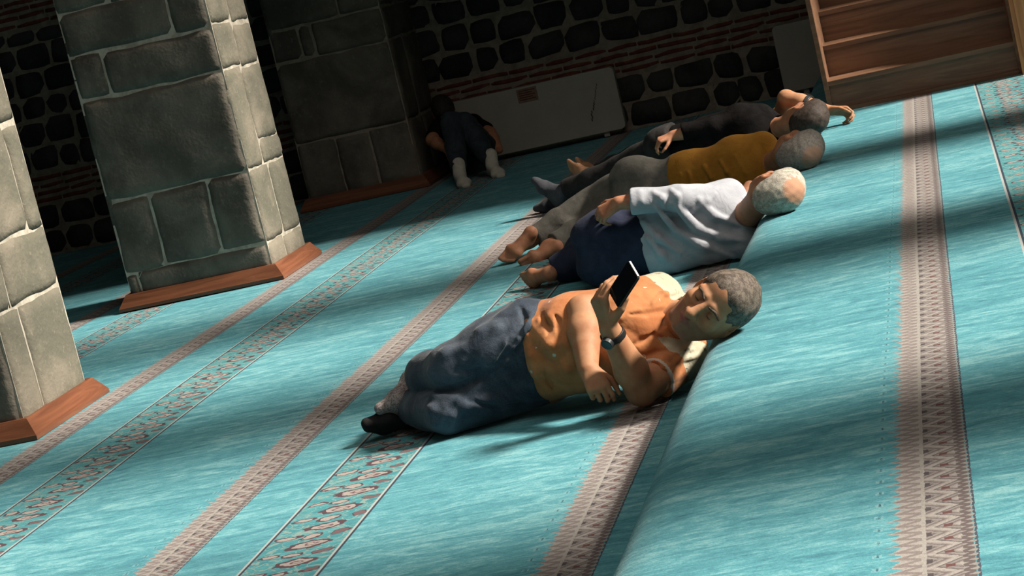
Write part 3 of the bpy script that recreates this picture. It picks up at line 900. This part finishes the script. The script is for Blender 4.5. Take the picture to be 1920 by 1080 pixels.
    fold_on(g, [(hem + PU*.008 + PL*k, PN) for k in (-.12, -.06, 0, .06, .12)], .010, .4, .010)
    for a in ((.06, .02), (.10, .0), (.03, .05)):
        c0 = bel + PU*(a[0]-.14) - PL*.10; c1 = bel + PU*(a[0]-.10+a[1]) + PL*.07
        fold_on(g, [(c0, PN), ((c0+c1)/2 + PU*.012, PN), (c1, PN)], .008, .4, .016)
    for pts in ((V3(-1.054, 6.300, 0.107), V3(-0.993, 6.300, 0.122), V3(-0.908, 6.300, 0.134)), (V3(-1.016, 6.300, 0.096), V3(-0.963, 6.300, 0.110), V3(-0.893, 6.300, 0.110)), (V3(-1.017, 6.400, 0.278), V3(-0.973, 6.400, 0.300), V3(-0.923, 6.400, 0.297))):
        fold_on(g, [(p, AB) for p in pts], .013, .1, .010)
    for pts, r_ in (((V3(-0.934, 6.300, 0.252), V3(-0.976, 6.300, 0.230), V3(-1.015, 6.300, 0.204)), .007), ((V3(-0.950, 6.300, 0.154), V3(-0.985, 6.300, 0.175), V3(-1.016, 6.300, 0.201)), .007), ((V3(-1.015, 6.300, 0.203), V3(-1.062, 6.300, 0.190), V3(-1.114, 6.300, 0.180)), .005),
                    ((V3(-1.075, 6.300, 0.277), V3(-1.019, 6.300, 0.269), V3(-0.947, 6.300, 0.268)), .009), ((V3(-1.081, 6.300, 0.140), V3(-1.021, 6.300, 0.148), V3(-0.963, 6.300, 0.145)), .006), ((V3(-1.336, 6.300, 0.329), V3(-1.331, 6.300, 0.277), V3(-1.351, 6.300, 0.222)), .007), ((V3(-1.305, 6.300, 0.340), V3(-1.295, 6.300, 0.304), V3(-1.307, 6.300, 0.238)), .006), ((V3(-1.371, 6.300, 0.166), V3(-1.367, 6.300, 0.113), V3(-1.351, 6.300, 0.072)), .007)):
        fold_on(g, [(p, AB) for p in pts], r_, -.15, .010, 's')
    g.warp(waves(21, 7, 22, 60, .0030))
    upT = shR*.0 + nb
    def yoke(P):
        a = (P - nb) @ SL; b_ = (P - nb) @ SU; n_ = (P - nb) @ SN
        onr = (a < -.034) & (a > -.21) & (b_ > -.085) & ((P-shR) @ dR < .060)
        onl = (a > .098) & (a < .20) & (b_ > -.085) & ((P-shL) @ dL < .085)
        return onr | onl
    def cuff(P):
        t = (P - shL) @ dL; q = np.linalg.norm((P - shL) - t[:, None]*dL, axis=1); a = (t > .146) & (t < .156) & (q < .078)
        t = (P - shR) @ dR; q = np.linalg.norm((P - shR) - t[:, None]*dR, axis=1); return a
    t = NT('orange_printed_cotton', 0.85, 0.15); t.b.inputs['Sheen Weight'].default_value = .1
    n = t.noise(None, 12, 4, .6); vv = t.voro(None, 17); sq = t.noise(None, 60, 2, .5); fine = t.noise(None, 20, 3, .5, .15)
    col = t.mix(n.step(.35, .65), (0.370, 0.132, 0.050), (0.460, 0.192, 0.080))
    col = t.mix(vv.lt(.13) * sq.gt(.53), col, (0.55, 0.46, 0.38))
    t.color(col); t.bump(fine, .35, .012); M_shirt = t.m
    t = NT('cream_printed_yoke', 0.85, 0.15)
    n = t.noise(None, 24, 4, .6, 1.5); n3 = t.noise(None, 60, 3, .6)
    col = t.mix((n*0.8 + n3*0.2).step(.56, .64), (0.44, 0.40, 0.30), (0.15, 0.15, 0.115)); t.color(col); t.bump(n3, .3, .008); M_yoke = t.m
    skin_obj('shirt', g, [M_shirt, M_yoke, mat_plain('white_trim', (0.48, 0.42, 0.37), .8)], OR, body, [(1, yoke), (2, cuff)])
    # jeans
    j = Field((-2.02, 6.02, -.02), (-1.25, 6.80, .46), v)
    j.ell(pel, (PL, PU, PN), (.160, .14, .122), .05)
    j.ell(pel - PN*.06 - PU*.03, (PL, PU, PN), (.150, .12, .09), .04)
    j.ell(pel + PU*.07, (PL, PU, PN), (.142, .12, .110), .05)
    hR = aR + (kR-aR)*.30; hL = aL + (kL-aL)*.16
    dr = nrm(hR-kR); dl = nrm(hL-kL)
    j.chain([hipR, hipR*.5+kR*.5, kR, kR*.5+aR*.5, aR], [.106, .098, .080, .074, .066], .035, cuts=[(hR, dr)])
    j.chain([hipL, hipL*.6+kL*.4], [.100, .094], .030); j.chain([hipL*.6+kL*.4, kL, kL*.5+aL*.5, aL], [.094, .074, .070, .062], .007, cuts=[(hL, dl)])
    j.cut(pel + PU*.115, PU)
    vd = dv(.0, .35, .94)                                     # towards the viewer: folds that show
    def onl(a, b, t, r, d): return a + (b-a)*t + nrm(d)*r
    fw = dv(0, .25, .97)
    for (a, b, pts) in ((hipR, kR, ((.0, .09), (.35, .03), (.62, -.03))), (hipR, kR, ((.25, .07), (.55, .045), (.85, -.01))), (hipR, kR, ((-.05, -.01), (.25, -.035), (.55, -.06))),
                        (kR, aR, ((-.3, .05), (.1, .03), (.5, -.03))), (hipL, kL, ((.25, .0), (.6, .02), (1.0, .0))), (hipL, kL, ((.45, -.04), (.8, -.02), (1.15, -.03))), (kL, aL, ((-.3, .045), (.2, .03), (.6, .0))), (kL, aL, ((-.1, -.02), (.3, -.03), (.7, -.03)))):
        fold_on(j, [(a + (b-a)*t_ + AU*h_, fw) for t_, h_ in pts], .008, .55, .028)
    for pts, r_ in (((V3(-1.384, 6.300, 0.342), V3(-1.453, 6.300, 0.267), V3(-1.507, 6.250, 0.204), V3(-1.578, 6.200, 0.187), V3(-1.662, 6.200, 0.173), V3(-1.747, 6.200, 0.163)), .010), ((V3(-1.362, 6.300, 0.321), V3(-1.409, 6.300, 0.259), V3(-1.470, 6.300, 0.219)), .006),
                    ((V3(-1.536, 6.200, 0.221), V3(-1.580, 6.200, 0.213), V3(-1.621, 6.200, 0.221)), .007), ((V3(-1.400, 6.300, 0.368), V3(-1.394, 6.300, 0.324), V3(-1.422, 6.300, 0.278)), .006), ((V3(-1.602, 6.200, 0.124), V3(-1.526, 6.200, 0.084), V3(-1.434, 6.200, 0.079)), .006)):
        fold_on(j, [(p, AB) for p in pts], r_, -.1, .012, 's')
    # fly, waistband and pocket seam
    j.cap(pel + PU*.098 + PN*.112 - PL*.085, pel + PU*.098 + PN*.112 + PL*.085, .012, .012, .008)
    j.cap(pel + PU*.09 + PN*.118 - PL*.035, pel + PU*.03 + PN*.122 - PL*.095, .004, .004, .006)
    j.warp(waves(5, 8, 16, 45, .0022))
    def loop(P): return np.zeros(len(P), bool)
    t = NT('dark_blue_denim', 0.85, 0.2); t.b.inputs['Sheen Weight'].default_value = .12
    n = t.noise(None, 7, 5, .65, .8); fine = t.noise(None, 300, 2, .5); wr = t.noise(None, 17, 3, .5, .35)
    t.color(t.mix((n*.75 + fine*.25).step(.36, .66), (0.022, 0.031, 0.048), (0.068, 0.085, 0.112))); t.bump(wr*.9 + fine*.1, .40, .016); M_denim = t.m
    skin_obj('jeans', j, M_denim, OR, body)
    for nm, A_, T_, D_, m in (('sock', aR, dv(-.88, -.10, .40), dv(-.25, -.75, .6), None), ('sock', aL, dv(-.90, .16, .35), dv(-.1, -.8, .5), None)):
        k = Field(A_ - .26, A_ + .16, .0036)
        foot(k, A_, T_, D_, .93, False, .005)
        k.cap(A_, A_ + (kR-aR if A_ is aR else kL-aL)*.25, .040, .045, .02)
        light = A_ is aR
        if light:
            t = NT('grey_marled_sock', .9, .1); n = t.noise(None, 160, 3, .7); t.color(t.mix(n.step(.42, .58), (0.17, 0.14, 0.14), (0.36, 0.31, 0.30))); t.bump(n, .4, .004); m = t.m
        else: m = mat_cloth('black_sock', (0.012, 0.011, 0.012), (0.022, 0.020, 0.021), 300)
        so_ = skin_obj('sock', k, m, OR, body)
        so_['label'] = 'grey marled sock' if light else 'black sock'
    # wristwatch on the left wrist
    ax = nrm(wL - eL); wc = wL - ax*.026
    k = Field(wc - .06, wc + .06, .0018)
    k.cap(wc - ax*.010, wc + ax*.010, .0395, .0378, 0); k.cut(wc + ax*.0105, ax); k.cut(wc - ax*.0105, -ax)
    k.cap(wc - ax*.03, wc + ax*.03, .0330, .0320, .001, 's')
    strap = skin_obj('wristwatch', k, mat_plain('black_rubber', (0.012, 0.012, 0.013), .5), OR, body)
    dn = dv(-.62, -.05, .78); dn = nrm(dn - ax*(dn @ ax)); dc = wc + dn*.0395
    bm = bmesh.new()
    bmesh.ops.create_cone(bm, cap_ends=True, segments=36, radius1=.0205, radius2=.0188, depth=.011, matrix=Matrix.Translation(Vector(dc - OR)) @ Vector(dn).to_track_quat('Z', 'Y').to_matrix().to_4x4())
    obj('watch_case', bm, mat_plain('dark_steel', (0.10, 0.10, 0.105), .3, .5, .05, 9, .8), strap)
    bm = bmesh.new()
    bmesh.ops.create_cone(bm, cap_ends=True, segments=36, radius1=.0160, radius2=.0160, depth=.002, matrix=Matrix.Translation(Vector(dc + dn*.0058 - OR)) @ Vector(dn).to_track_quat('Z', 'Y').to_matrix().to_4x4())
    obj('watch_glass', bm, mat_plain('black_glass', (0.006, 0.006, 0.008), .08, .6), strap)
    # the phone, a thing of its own
    lo = dv(.068, .07, .085); sh = dv(.012, -.048, .028); sh = nrm(sh - lo*(sh @ lo)); no = np.cross(lo, sh)
    pc = V3(-1.025, 6.035, 0.415)
    root = bpy.data.objects.new('phone', None); C.objects.link(root); root.location = pc
    root.rotation_mode = 'QUATERNION'
    root.rotation_quaternion = Matrix((tuple(sh), tuple(lo), tuple(np.cross(sh, lo)))).transposed().to_quaternion()
    tag(root, 'black phone held up in the hand of the person in the orange shirt', 'phone')
    def slab(w_, h_, z0, z1, r, name, m, bv=.0):
        pts = []
        for cx, cy, a0 in ((w_-r, -h_+r, -PI/2), (w_-r, h_-r, 0), (-w_+r, h_-r, PI/2), (-w_+r, -h_+r, PI)):
            for q_ in range(6): a = a0 + q_/5*PI/2; pts.append((cx + r*math.cos(a), cy + r*math.sin(a)))
        bm = bmesh.new(); prism(bm, pts, z0, z1, 'z')
        if bv: bevel(bm, bv, 2, .9)
        return obj(name, bm, m, root)
    slab(.0340, .0690, -.0042, .0042, .009, 'case', mat_plain('black_phone_case', (0.010, 0.010, 0.011), .45, .4), .0015)
    slab(.0310, .0660, .0042, .0046, .007, 'screen', mat_plain('phone_glass', (0.008, 0.008, 0.010), .1, .6))
    bm = bmesh.new(); box(bm, -.028, .028, .0691, .0699, -.0030, .0030); obj('metal_edge', bm, mat_plain('brushed_edge', (0.55, 0.55, 0.55), .35, .5, .05, 9, .6), root)
    bm = bmesh.new()
    for cx, cy in ((-.020, .056), (-.020, .036)):
        bmesh.ops.create_cone(bm, cap_ends=True, segments=20, radius1=.0075, radius2=.007, depth=.002, matrix=Matrix.Translation((cx, cy, -.0050)))
    obj('camera_lens', bm, bpy.data.materials['phone_glass'], root)
person_phone()
# ------------------------------------------------------------------ the row of sleepers behind
def sleeper(label, OR, lo, hi, vox, pel, chest, shL, shR, hc, HU, HF, PN, SN, legs, arms, feet, hands, top, bot, skin, hair, sleeve, hem=.03, fat=1.0, bald=None, wav=(.003, .004), seed=0, extra_top=None, extra_bot=None, face=False, sockm=None, topname='shirt', hairkw={}, neck_cut=True, cuffs=(.08, .08), back=None):
    """a lying body with shirt, trousers and hair; legs = [(hip, knee, ankle)], arms = [(shoulder, elbow, wrist)]"""
    A = nrm(chest - pel); SCn = nrm(shL - shR)
    HL = np.cross(nrm(HU), nrm(HF)); HL, HUu, HN = frame(HL, HU)
    nb = (shL + shR)/2 + A*.03
    SL, SU, SNn = frame(SCn, A)
    PLx = np.cross(A, nrm(PN)); PL, PU, PNn = frame(PLx, A)
    f = Field(lo, hi, vox)
    f.ell(pel, (PL, PU, PNn), (.14*fat, .13, .105*fat), .05)
    f.ell((pel+chest)/2, (PL+SL, PU, PNn+SNn), (.13*fat, .17, .11*fat), .06)
    f.ell(chest, (SL, SU, SNn), (.145, .16, .105), .06)
    f.cap(shR, shL, .05, .05, .05)
    if back is not None: f.plane(back[0] - nrm(back[1])*.025, back[1], .05)
    f.cap(nb, hc - HUu*.055 - HN*.022, .056, .052, .035)
    head(f, hc, HL, HUu, HN, 1.0, face)
    for s_, e_, w_ in arms:
        f.chain([s_, e_, e_*.65+w_*.35, w_], [.052, .042, .042, .028], .02)
    for h_, k_, a_ in legs: f.chain([h_, k_, k_*.65+a_*.35, a_], [.08, .052, .054, .034], .03)
    for ft in feet: foot(f, *ft[:3], .93, True)
    for hd in hands: hand(f, **hd)
    body = skin_obj('person', f, skin, OR)
    tag(body, label, 'person')
    if hair is not None:
        skin_obj('hair', hair_field(hc, HL, HUu, HN, 1.0, max(.004, vox*.8), .007, .050, -.065, bald, .0014, seed, **hairkw), hair, OR, body)
    g = Field(lo, hi, vox)
    g.ell(pel + PU*.03, (PL, PU, PNn), (.155*fat, .13, .122*fat), .05)
    g.ell((pel+chest)/2, (PL+SL, PU, PNn+SNn), (.150*fat, .19, .128*fat), .06)
    g.ell(chest, (SL, SU, SNn), (.165, .175, .124), .06)
    g.cap(shR, shL, .064, .064, .05)
    for s_ in (shL, shR): g.cap(s_ + SU*.01, nb + SU*.03, .052, .054, .03)
    if back is not None: g.plane(back[0], back[1], .05)
    for (s_, e_, w_), q in zip(arms, sleeve):
        if q is None: continue
        if q <= 1: c = s_ + (e_-s_)*q; d = nrm(e_-s_)
        else: c = e_ + (w_-e_)*(q-1); d = nrm(w_-e_)
        if q <= 1: g.cap(s_, e_, .066, .060, .03, cuts=[(c, d)])
        else:
            g.cap(s_, e_, .066, .058, .03); g.cap(e_, w_, .058, .048, .02, cuts=[(c, d)])
            g.cap(c - d*.028, c - d*.004, .050, .052, .006, cuts=[(c, d)])
    if extra_top: extra_top(g, dict(PL=PL, PU=PU, PN=PNn, SL=SL, SU=SU, SN=SNn, nb=nb))
    g.warp(waves(seed+3, 8, 16, 50, wav[0]))
    g.cut(pel + PU*hem, -PU)
    g.cap(nb + SU*.035, hc - HUu*.05, .060, .07, .008, 's')
    so_ = skin_obj(topname, g, top, OR, body)
    j = Field(lo, hi, vox)
    j.ell(pel, (PL, PU, PNn), (.150*fat, .14, .118*fat), .05)
    for sg in (-1, 1): j.ell(pel - PNn*.055 - PU*.04 + PL*.06*sg, (PL, PU, PNn), (.10, .12, .095), .04)
    j.ell(pel + PU*(hem+.02), (PL, PU, PNn), (.142*fat, .12, .118*fat), .05)
    for (h_, k_, a_), cq in zip(legs, cuffs):
        c = a_ + (k_-a_)*cq; d = nrm(a_-k_)
        j.chain([h_, k_, k_*.5+a_*.5, a_], [.100, .076, .068, .058], .03, cuts=[(c, d)])
    if extra_bot: extra_bot(j, dict(PL=PL, PU=PU, PN=PNn))
    j.warp(waves(seed+9, 8, 18, 50, wav[1]))
    j.cut(pel + PU*(hem+.05), PU)
    skin_obj('trousers', j, bot, OR, body)
    for ft in (sockm[1] if sockm else ()):
        k = Field(ft[0] - .25, ft[0] + .25, vox); foot(k, *ft[:3], .93, False, .006); k.cap(ft[0], ft[3], .042, .046, .02)
        skin_obj('sock', k, sockm[0], OR, body)
    return body

up = V3(0, 0, 1)
# second in the row: white shirt
pel = V3(-1.478, 8.680, 0.148); chest = V3(-1.085, 8.640, 0.161); shL = V3(-0.969, 8.700, 0.245); shR = V3(-0.927, 8.600, 0.072)
an = V3(-1.807, 8.970, 0.054); kn = V3(-1.678, 8.980, 0.081); kn2 = V3(-1.626, 9.050, 0.165); an2 = V3(-1.742, 9.100, 0.060)
def p2_top(g, F):
    vd = dv(0, .35, .94)
    for pts in (PTS2): fold_on(g, [(p, vd) for p in pts], .020, .1, .010)
PTS2 = [(V3(-1.325, 8.600, 0.215), V3(-1.279, 8.580, 0.141), V3(-1.201, 8.560, 0.077), V3(-1.088, 8.540, 0.026)), (V3(-1.266, 8.600, 0.237), V3(-1.195, 8.570, 0.159), V3(-1.096, 8.550, 0.093), V3(-0.985, 8.550, 0.041)),
        (V3(-1.198, 8.600, 0.241), V3(-1.115, 8.570, 0.165), V3(-1.026, 8.560, 0.113), V3(-0.935, 8.560, 0.074)), (V3(-1.087, 8.600, 0.256), V3(-1.033, 8.580, 0.192), V3(-0.910, 8.560, 0.136)), (V3(-1.322, 8.580, 0.150), V3(-1.278, 8.560, 0.083), V3(-1.219, 8.540, 0.039)),
        (V3(-1.242, 8.500, 0.360), V3(-1.216, 8.500, 0.328), V3(-1.213, 8.500, 0.292)), (V3(-1.168, 8.500, 0.362), V3(-1.155, 8.500, 0.324), V3(-1.157, 8.500, 0.275)), (V3(-1.296, 8.500, 0.367), V3(-1.298, 8.500, 0.327)), (V3(-0.993, 8.500, 0.341), V3(-1.033, 8.500, 0.305), V3(-1.095, 8.500, 0.274))]
M_white = mat_cloth('white_blue_cotton', (0.295, 0.302, 0.338), (0.355, 0.362, 0.398), 380, (24, .35))
M_navy = mat_cloth('navy_cotton', (0.012, 0.015, 0.032), (0.022, 0.026, 0.050), 320)
def crown(hc, HU, HF, l, u, n):
    HL, HUu, HN = frame(np.cross(nrm(HU), nrm(HF)), HU); return hc + HL*l + HUu*u + HN*n
HAIR2 = mat_hair('silver_hair', (0.22, 0.20, 0.165), (0.44, 0.40, 0.34), 60, (crown(V3(-0.750, 8.400, 0.274), dv(.90, .0, .44), dv(-.30, .25, -.85), .01, .105, -.07) - V3(-1.3, 8.65, 0), .062, (0.40, 0.20, 0.12)))
p2 = sleeper('person in white shirt and navy trousers asleep facing away behind the one with the phone', V3(-1.3, 8.65, 0), (-2.05, 8.25, -.02), (-.60, 9.30, .55), .0048,
        pel, chest, shL, shR, V3(-0.750, 8.400, 0.274), dv(.90, .0, .44), dv(-.30, .25, -.85), V3(-.05, 1, -.08), V3(0, 1, -.12),
        [(pel + V3(-.03, .05, .06), kn2, an2), (pel + V3(-.03, .05, -.05), kn, an)],
        [(shL, V3(-1.156, 8.560, 0.306), V3(-1.393, 8.520, 0.344)), (shR, V3(-1.02, 8.93, .10), V3(-.92, 9.12, .22))],
        [(an, V3(-.55, .55, -.1), V3(-.75, -.55, -.1))],
        [dict(W=V3(-1.393, 8.520, 0.344), D=dv(-.90, -.30, -.3), N=V3(.1, .75, -.6), B=V3(-.3, .3, .9), curls=[(.7, .7, .4), (.8, .8, .4), (.9, .8, .4), (.9, .8, .4)], s=.95)],
        M_white, M_navy, M_skin2, HAIR2, (1.78, 1.2), hem=.145, fat=1.12,
        seed=4, extra_top=p2_top, wav=(.004, .003), cuffs=(.15, .0), back=(V3(-1.15, 8.535, .15), V3(.10, -1, .04)))


# third: mustard tee, grey trousers, bare feet
pel = V3(-1.481, 9.980, 0.205); chest = V3(-1.028, 9.860, 0.214); shL = V3(-0.902, 9.860, 0.294); shR = V3(-0.880, 9.800, 0.123)
a1 = V3(-1.987, 9.840, 0.040); a2 = V3(-2.096, 9.960, 0.073)
PTS3 = [(V3(-1.230, 9.700, 0.318), V3(-1.221, 9.700, 0.248), V3(-1.179, 9.700, 0.188)), (V3(-1.153, 9.700, 0.326), V3(-1.131, 9.700, 0.254), V3(-1.121, 9.700, 0.189)), (V3(-1.079, 9.700, 0.323), V3(-1.057, 9.700, 0.251), V3(-1.007, 9.700, 0.139)), (V3(-1.009, 9.700, 0.323), V3(-0.981, 9.700, 0.222), V3(-0.926, 9.700, 0.110)), (V3(-1.267, 9.700, 0.321), V3(-1.264, 9.700, 0.257))]
def p3_top(g, F):
    for pts in PTS3: fold_on(g, [(p, dv(0, .35, .94)) for p in pts], .013, .0, .009)
HAIR3 = mat_hair('grey_cropped_hair', (0.165, 0.140, 0.120), (0.290, 0.255, 0.225), 90, (crown(V3(-0.715, 9.531, 0.285), dv(.80, -.1, .58), dv(-.50, .25, -.75), -.01, .10, -.075) - V3(-1.3, 9.9, 0), .060, (0.33, 0.19, 0.13)))
sleeper('person in mustard t-shirt and grey trousers asleep barefoot, third from the front', V3(-1.3, 9.9, 0), (-2.35, 9.40, -.02), (-.58, 10.5, .55), .0052,
        pel, chest, shL, shR, V3(-0.715, 9.531, 0.285), dv(.80, -.1, .58), dv(-.50, .25, -.75), V3(-.05, .95, -.2), V3(0, .95, -.3),
        [(pel + V3(-.03, .04, .05), V3(-1.78, 10.12, .17), a2), (pel + V3(-.03, .02, -.06), V3(-1.74, 10.02, .08), a1)],
        [(shL, V3(-1.10, 10.12, .26), V3(-1.02, 10.32, .12)), (shR, V3(-1.02, 10.08, .08), V3(-.86, 10.2, .22))],
        [(a1, dv(-.93, -.25, .1), dv(-.15, -.35, .92)), (a2, dv(-.75, -.55, .1), dv(-.45, .1, .88))], [],
        mat_cloth('mustard_cotton', (0.26, 0.110, 0.014), (0.33, 0.150, 0.022), 340, (26, .3)), mat_cloth('grey_trouser_cloth', (0.095, 0.088, 0.078), (0.150, 0.138, 0.122), 340), M_skin2,
        HAIR3, (.75, .8), hem=.155, fat=.95, seed=14, extra_top=p3_top, topname='t_shirt', cuffs=(.10, .10))

# fourth: black clothes and dark socks
pel = V3(-1.450, 11.120, 0.211); chest = V3(-1.083, 11.020, 0.248); shL = V3(-0.979, 11.040, 0.308); shR = V3(-0.930, 11.000, 0.172)
f1 = V3(-2.17, 11.47, .10); f2 = V3(-2.20, 11.56, .07)
sk = (mat_cloth('charcoal_sock', (0.035, 0.035, 0.042), (0.06, 0.06, 0.07), 300), [(f1, V3(-.50, .10, .75), V3(-.8, .2, -.5), f1 + V3(.07, -.03, .01)), (f2, V3(-.85, .25, .1), V3(-.3, .2, -.9), f2 + V3(.07, -.03, .0))])
M_black = mat_cloth('black_cotton', (0.005, 0.0045, 0.0045), (0.010, 0.009, 0.009), 320)
M_black.node_tree.nodes['Principled BSDF'].inputs['Specular IOR Level'].default_value = 0.03
M_black.node_tree.nodes['Principled BSDF'].inputs['Sheen Weight'].default_value = 0.0
sleeper('person in black long sleeves and dark socks asleep, fourth from the front', V3(-1.4, 11.1, 0), (-2.5, 10.65, -.02), (-.58, 11.75, .55), .0056,
        pel, chest, shL, shR, V3(-0.742, 10.860, 0.278), dv(.88, .05, .42), dv(-.35, .3, -.85), V3(-.05, .95, -.2), V3(0, .92, -.35),
        [(pel + V3(-.03, .04, .05), V3(-1.80, 11.34, .17), f1), (pel + V3(-.03, .04, -.05), V3(-1.80, 11.38, .08), f2)],
        [(shL, V3(-1.220, 10.980, 0.317), V3(-1.439, 10.980, 0.324)), (shR, V3(-1.04, 11.22, .07), V3(-.9, 11.28, .10))],
        [], [dict(W=V3(-1.439, 10.980, 0.324), D=dv(-.95, -.1, .1), N=V3(0, .3, -.95), B=V3(-.1, -.9, -.2), curls=[(.8, .6, .4), (.9, .7, .4), (1.0, .7, .4), (1.1, .7, .4)], s=.86)],
        M_black, mat_cloth('black_brown_twill', (0.012, 0.011, 0.011), (0.024, 0.021, 0.021), 320), M_skin2, mat_hair('dark_brown_hair', (0.016, 0.010, 0.008), (0.050, 0.032, 0.023), 70), (1.75, 1.5), hem=-.04, seed=24, sockm=sk, topname='sweater', hairkw={})

# fifth: only a raised bare arm and one heel show behind the one in black
pel = V3(-1.50, 11.72, .13); chest = V3(-1.08, 11.52, .15); shL = V3(-.93, 11.62, .14); shR = V3(-.94, 11.33, .19)
f1 = V3(-2.06, 12.02, .10)
wr_ = V3(-0.634, 11.000, 0.280)
sleeper('person hidden behind the one in black except a raised bare arm', V3(-1.4, 11.5, 0), (-2.45, 10.85, -.02), (-.50, 12.3, .50), .0056,
        pel, chest, shL, shR, V3(-.82, 11.50, .245), V3(.9, -.1, .25), V3(-.2, -.2, .95), V3(0, -.15, 1), V3(0, -.2, 1),
        [(pel + V3(-.03, -.08, 0), V3(-1.80, 11.86, .13), f1), (pel + V3(-.03, .09, 0), V3(-1.82, 12.02, .13), V3(-2.06, 12.22, .07))],
        [(shR, V3(-0.837, 11.080, 0.380), wr_), (shL, V3(-1.15, 11.62, .12), V3(-1.33, 11.55, .20))],
        [(f1, V3(-.35, .2, .35), V3(-.85, -.3, .2)), (V3(-2.06, 12.22, .07), V3(-.4, .2, .9), V3(-.9, .2, -.2))],
        [dict(W=wr_, D=dv(.90, -.25, .1), N=V3(0, -.6, -.75), B=V3(.2, -.75, .55), curls=[(.7, 1.0, .6), (.8, 1.0, .6), (.8, 1.1, .6), (.9, 1.1, .6)], s=1.0)],
        mat_cloth('dark_grey_cotton', (0.020, 0.020, 0.022), (0.034, 0.034, 0.036), 320), mat_cloth('near_black_twill', (0.014, 0.013, 0.014), (0.024, 0.022, 0.023), 320), M_skin1, mat_hair('black_hair', (0.012, 0.010, 0.009), (0.03, 0.024, 0.02), 70), (.12, .5), hem=.0, seed=34, topname='t_shirt')
ax = nrm(wr_ - V3(-0.837, 11.080, 0.380)); wc = wr_ - ax*.12
k = Field(wc - .08, wc + .08, .003); k.cap(wc - ax*.012, wc + ax*.012, .044, .043, 0); k.cut(wc + ax*.013, ax); k.cut(wc - ax*.013, -ax)
tag(bpy.data.objects['person.004'], None)
skin_obj('wristwatch', k, mat_plain('dark_watch', (0.03, 0.03, 0.03), .4), V3(-1.4, 11.5, 0), bpy.data.objects['person.004'])

# at the back wall: someone slumped beside the heater with the knees drawn up
pel = V3(-3.36, 14.78, .12); chest = V3(-3.50, 14.94, .27); shL = V3(-3.36, 15.0, .32); shR = V3(-3.56, 14.80, .35)
f1 = V3(-3.30, 13.98, .085); f2 = V3(-3.10, 14.13, .085)
sk = (mat_cloth('white_sock', (0.40, 0.38, 0.33), (0.52, 0.49, 0.43), 300), [(f1, V3(.35, -.9, -.1), V3(0, 0, -1), f1 + V3(0, .03, .06)), (f2, V3(.45, -.85, -.1), V3(0, 0, -1), f2 + V3(0, .03, .06))])
sleeper('person in dark clothes and white socks slumped by the back wall with knees up', V3(-3.35, 14.7, 0), (-3.75, 13.65, -.02), (-2.85, 15.2, .72), .0068,
        pel, chest, shL, shR, V3(-3.53, 14.93, .45), V3(.15, -.65, .65), V3(.30, -.55, -.75), V3(.4, -.75, .5), V3(.4, -.8, .4),
        [(pel + V3(-.06, -.05, .02), V3(-3.36, 14.36, .40), f1), (pel + V3(.10, -.03, .02), V3(-3.282, 14.420, 0.364), f2)],
        [(shR, V3(-3.58, 14.58, .30), V3(-3.44, 14.40, .22)), (shL, V3(-3.22, 14.85, .24), V3(-3.15, 14.7, .12))],
        [], [dict(W=V3(-3.44, 14.40, .22), D=V3(.3, -.3, -.8), N=V3(-.3, .6, -.4), B=V3(.8, -.2, .3), curls=[(.4, .5, .3)]*4, s=.95)],
        M_black, mat_cloth('dark_jean', (0.016, 0.022, 0.030), (0.032, 0.042, 0.052), 320), M_skin2, bpy.data.materials['black_hair'], (.8, .8), hem=.04, seed=44, sockm=sk, face=True)
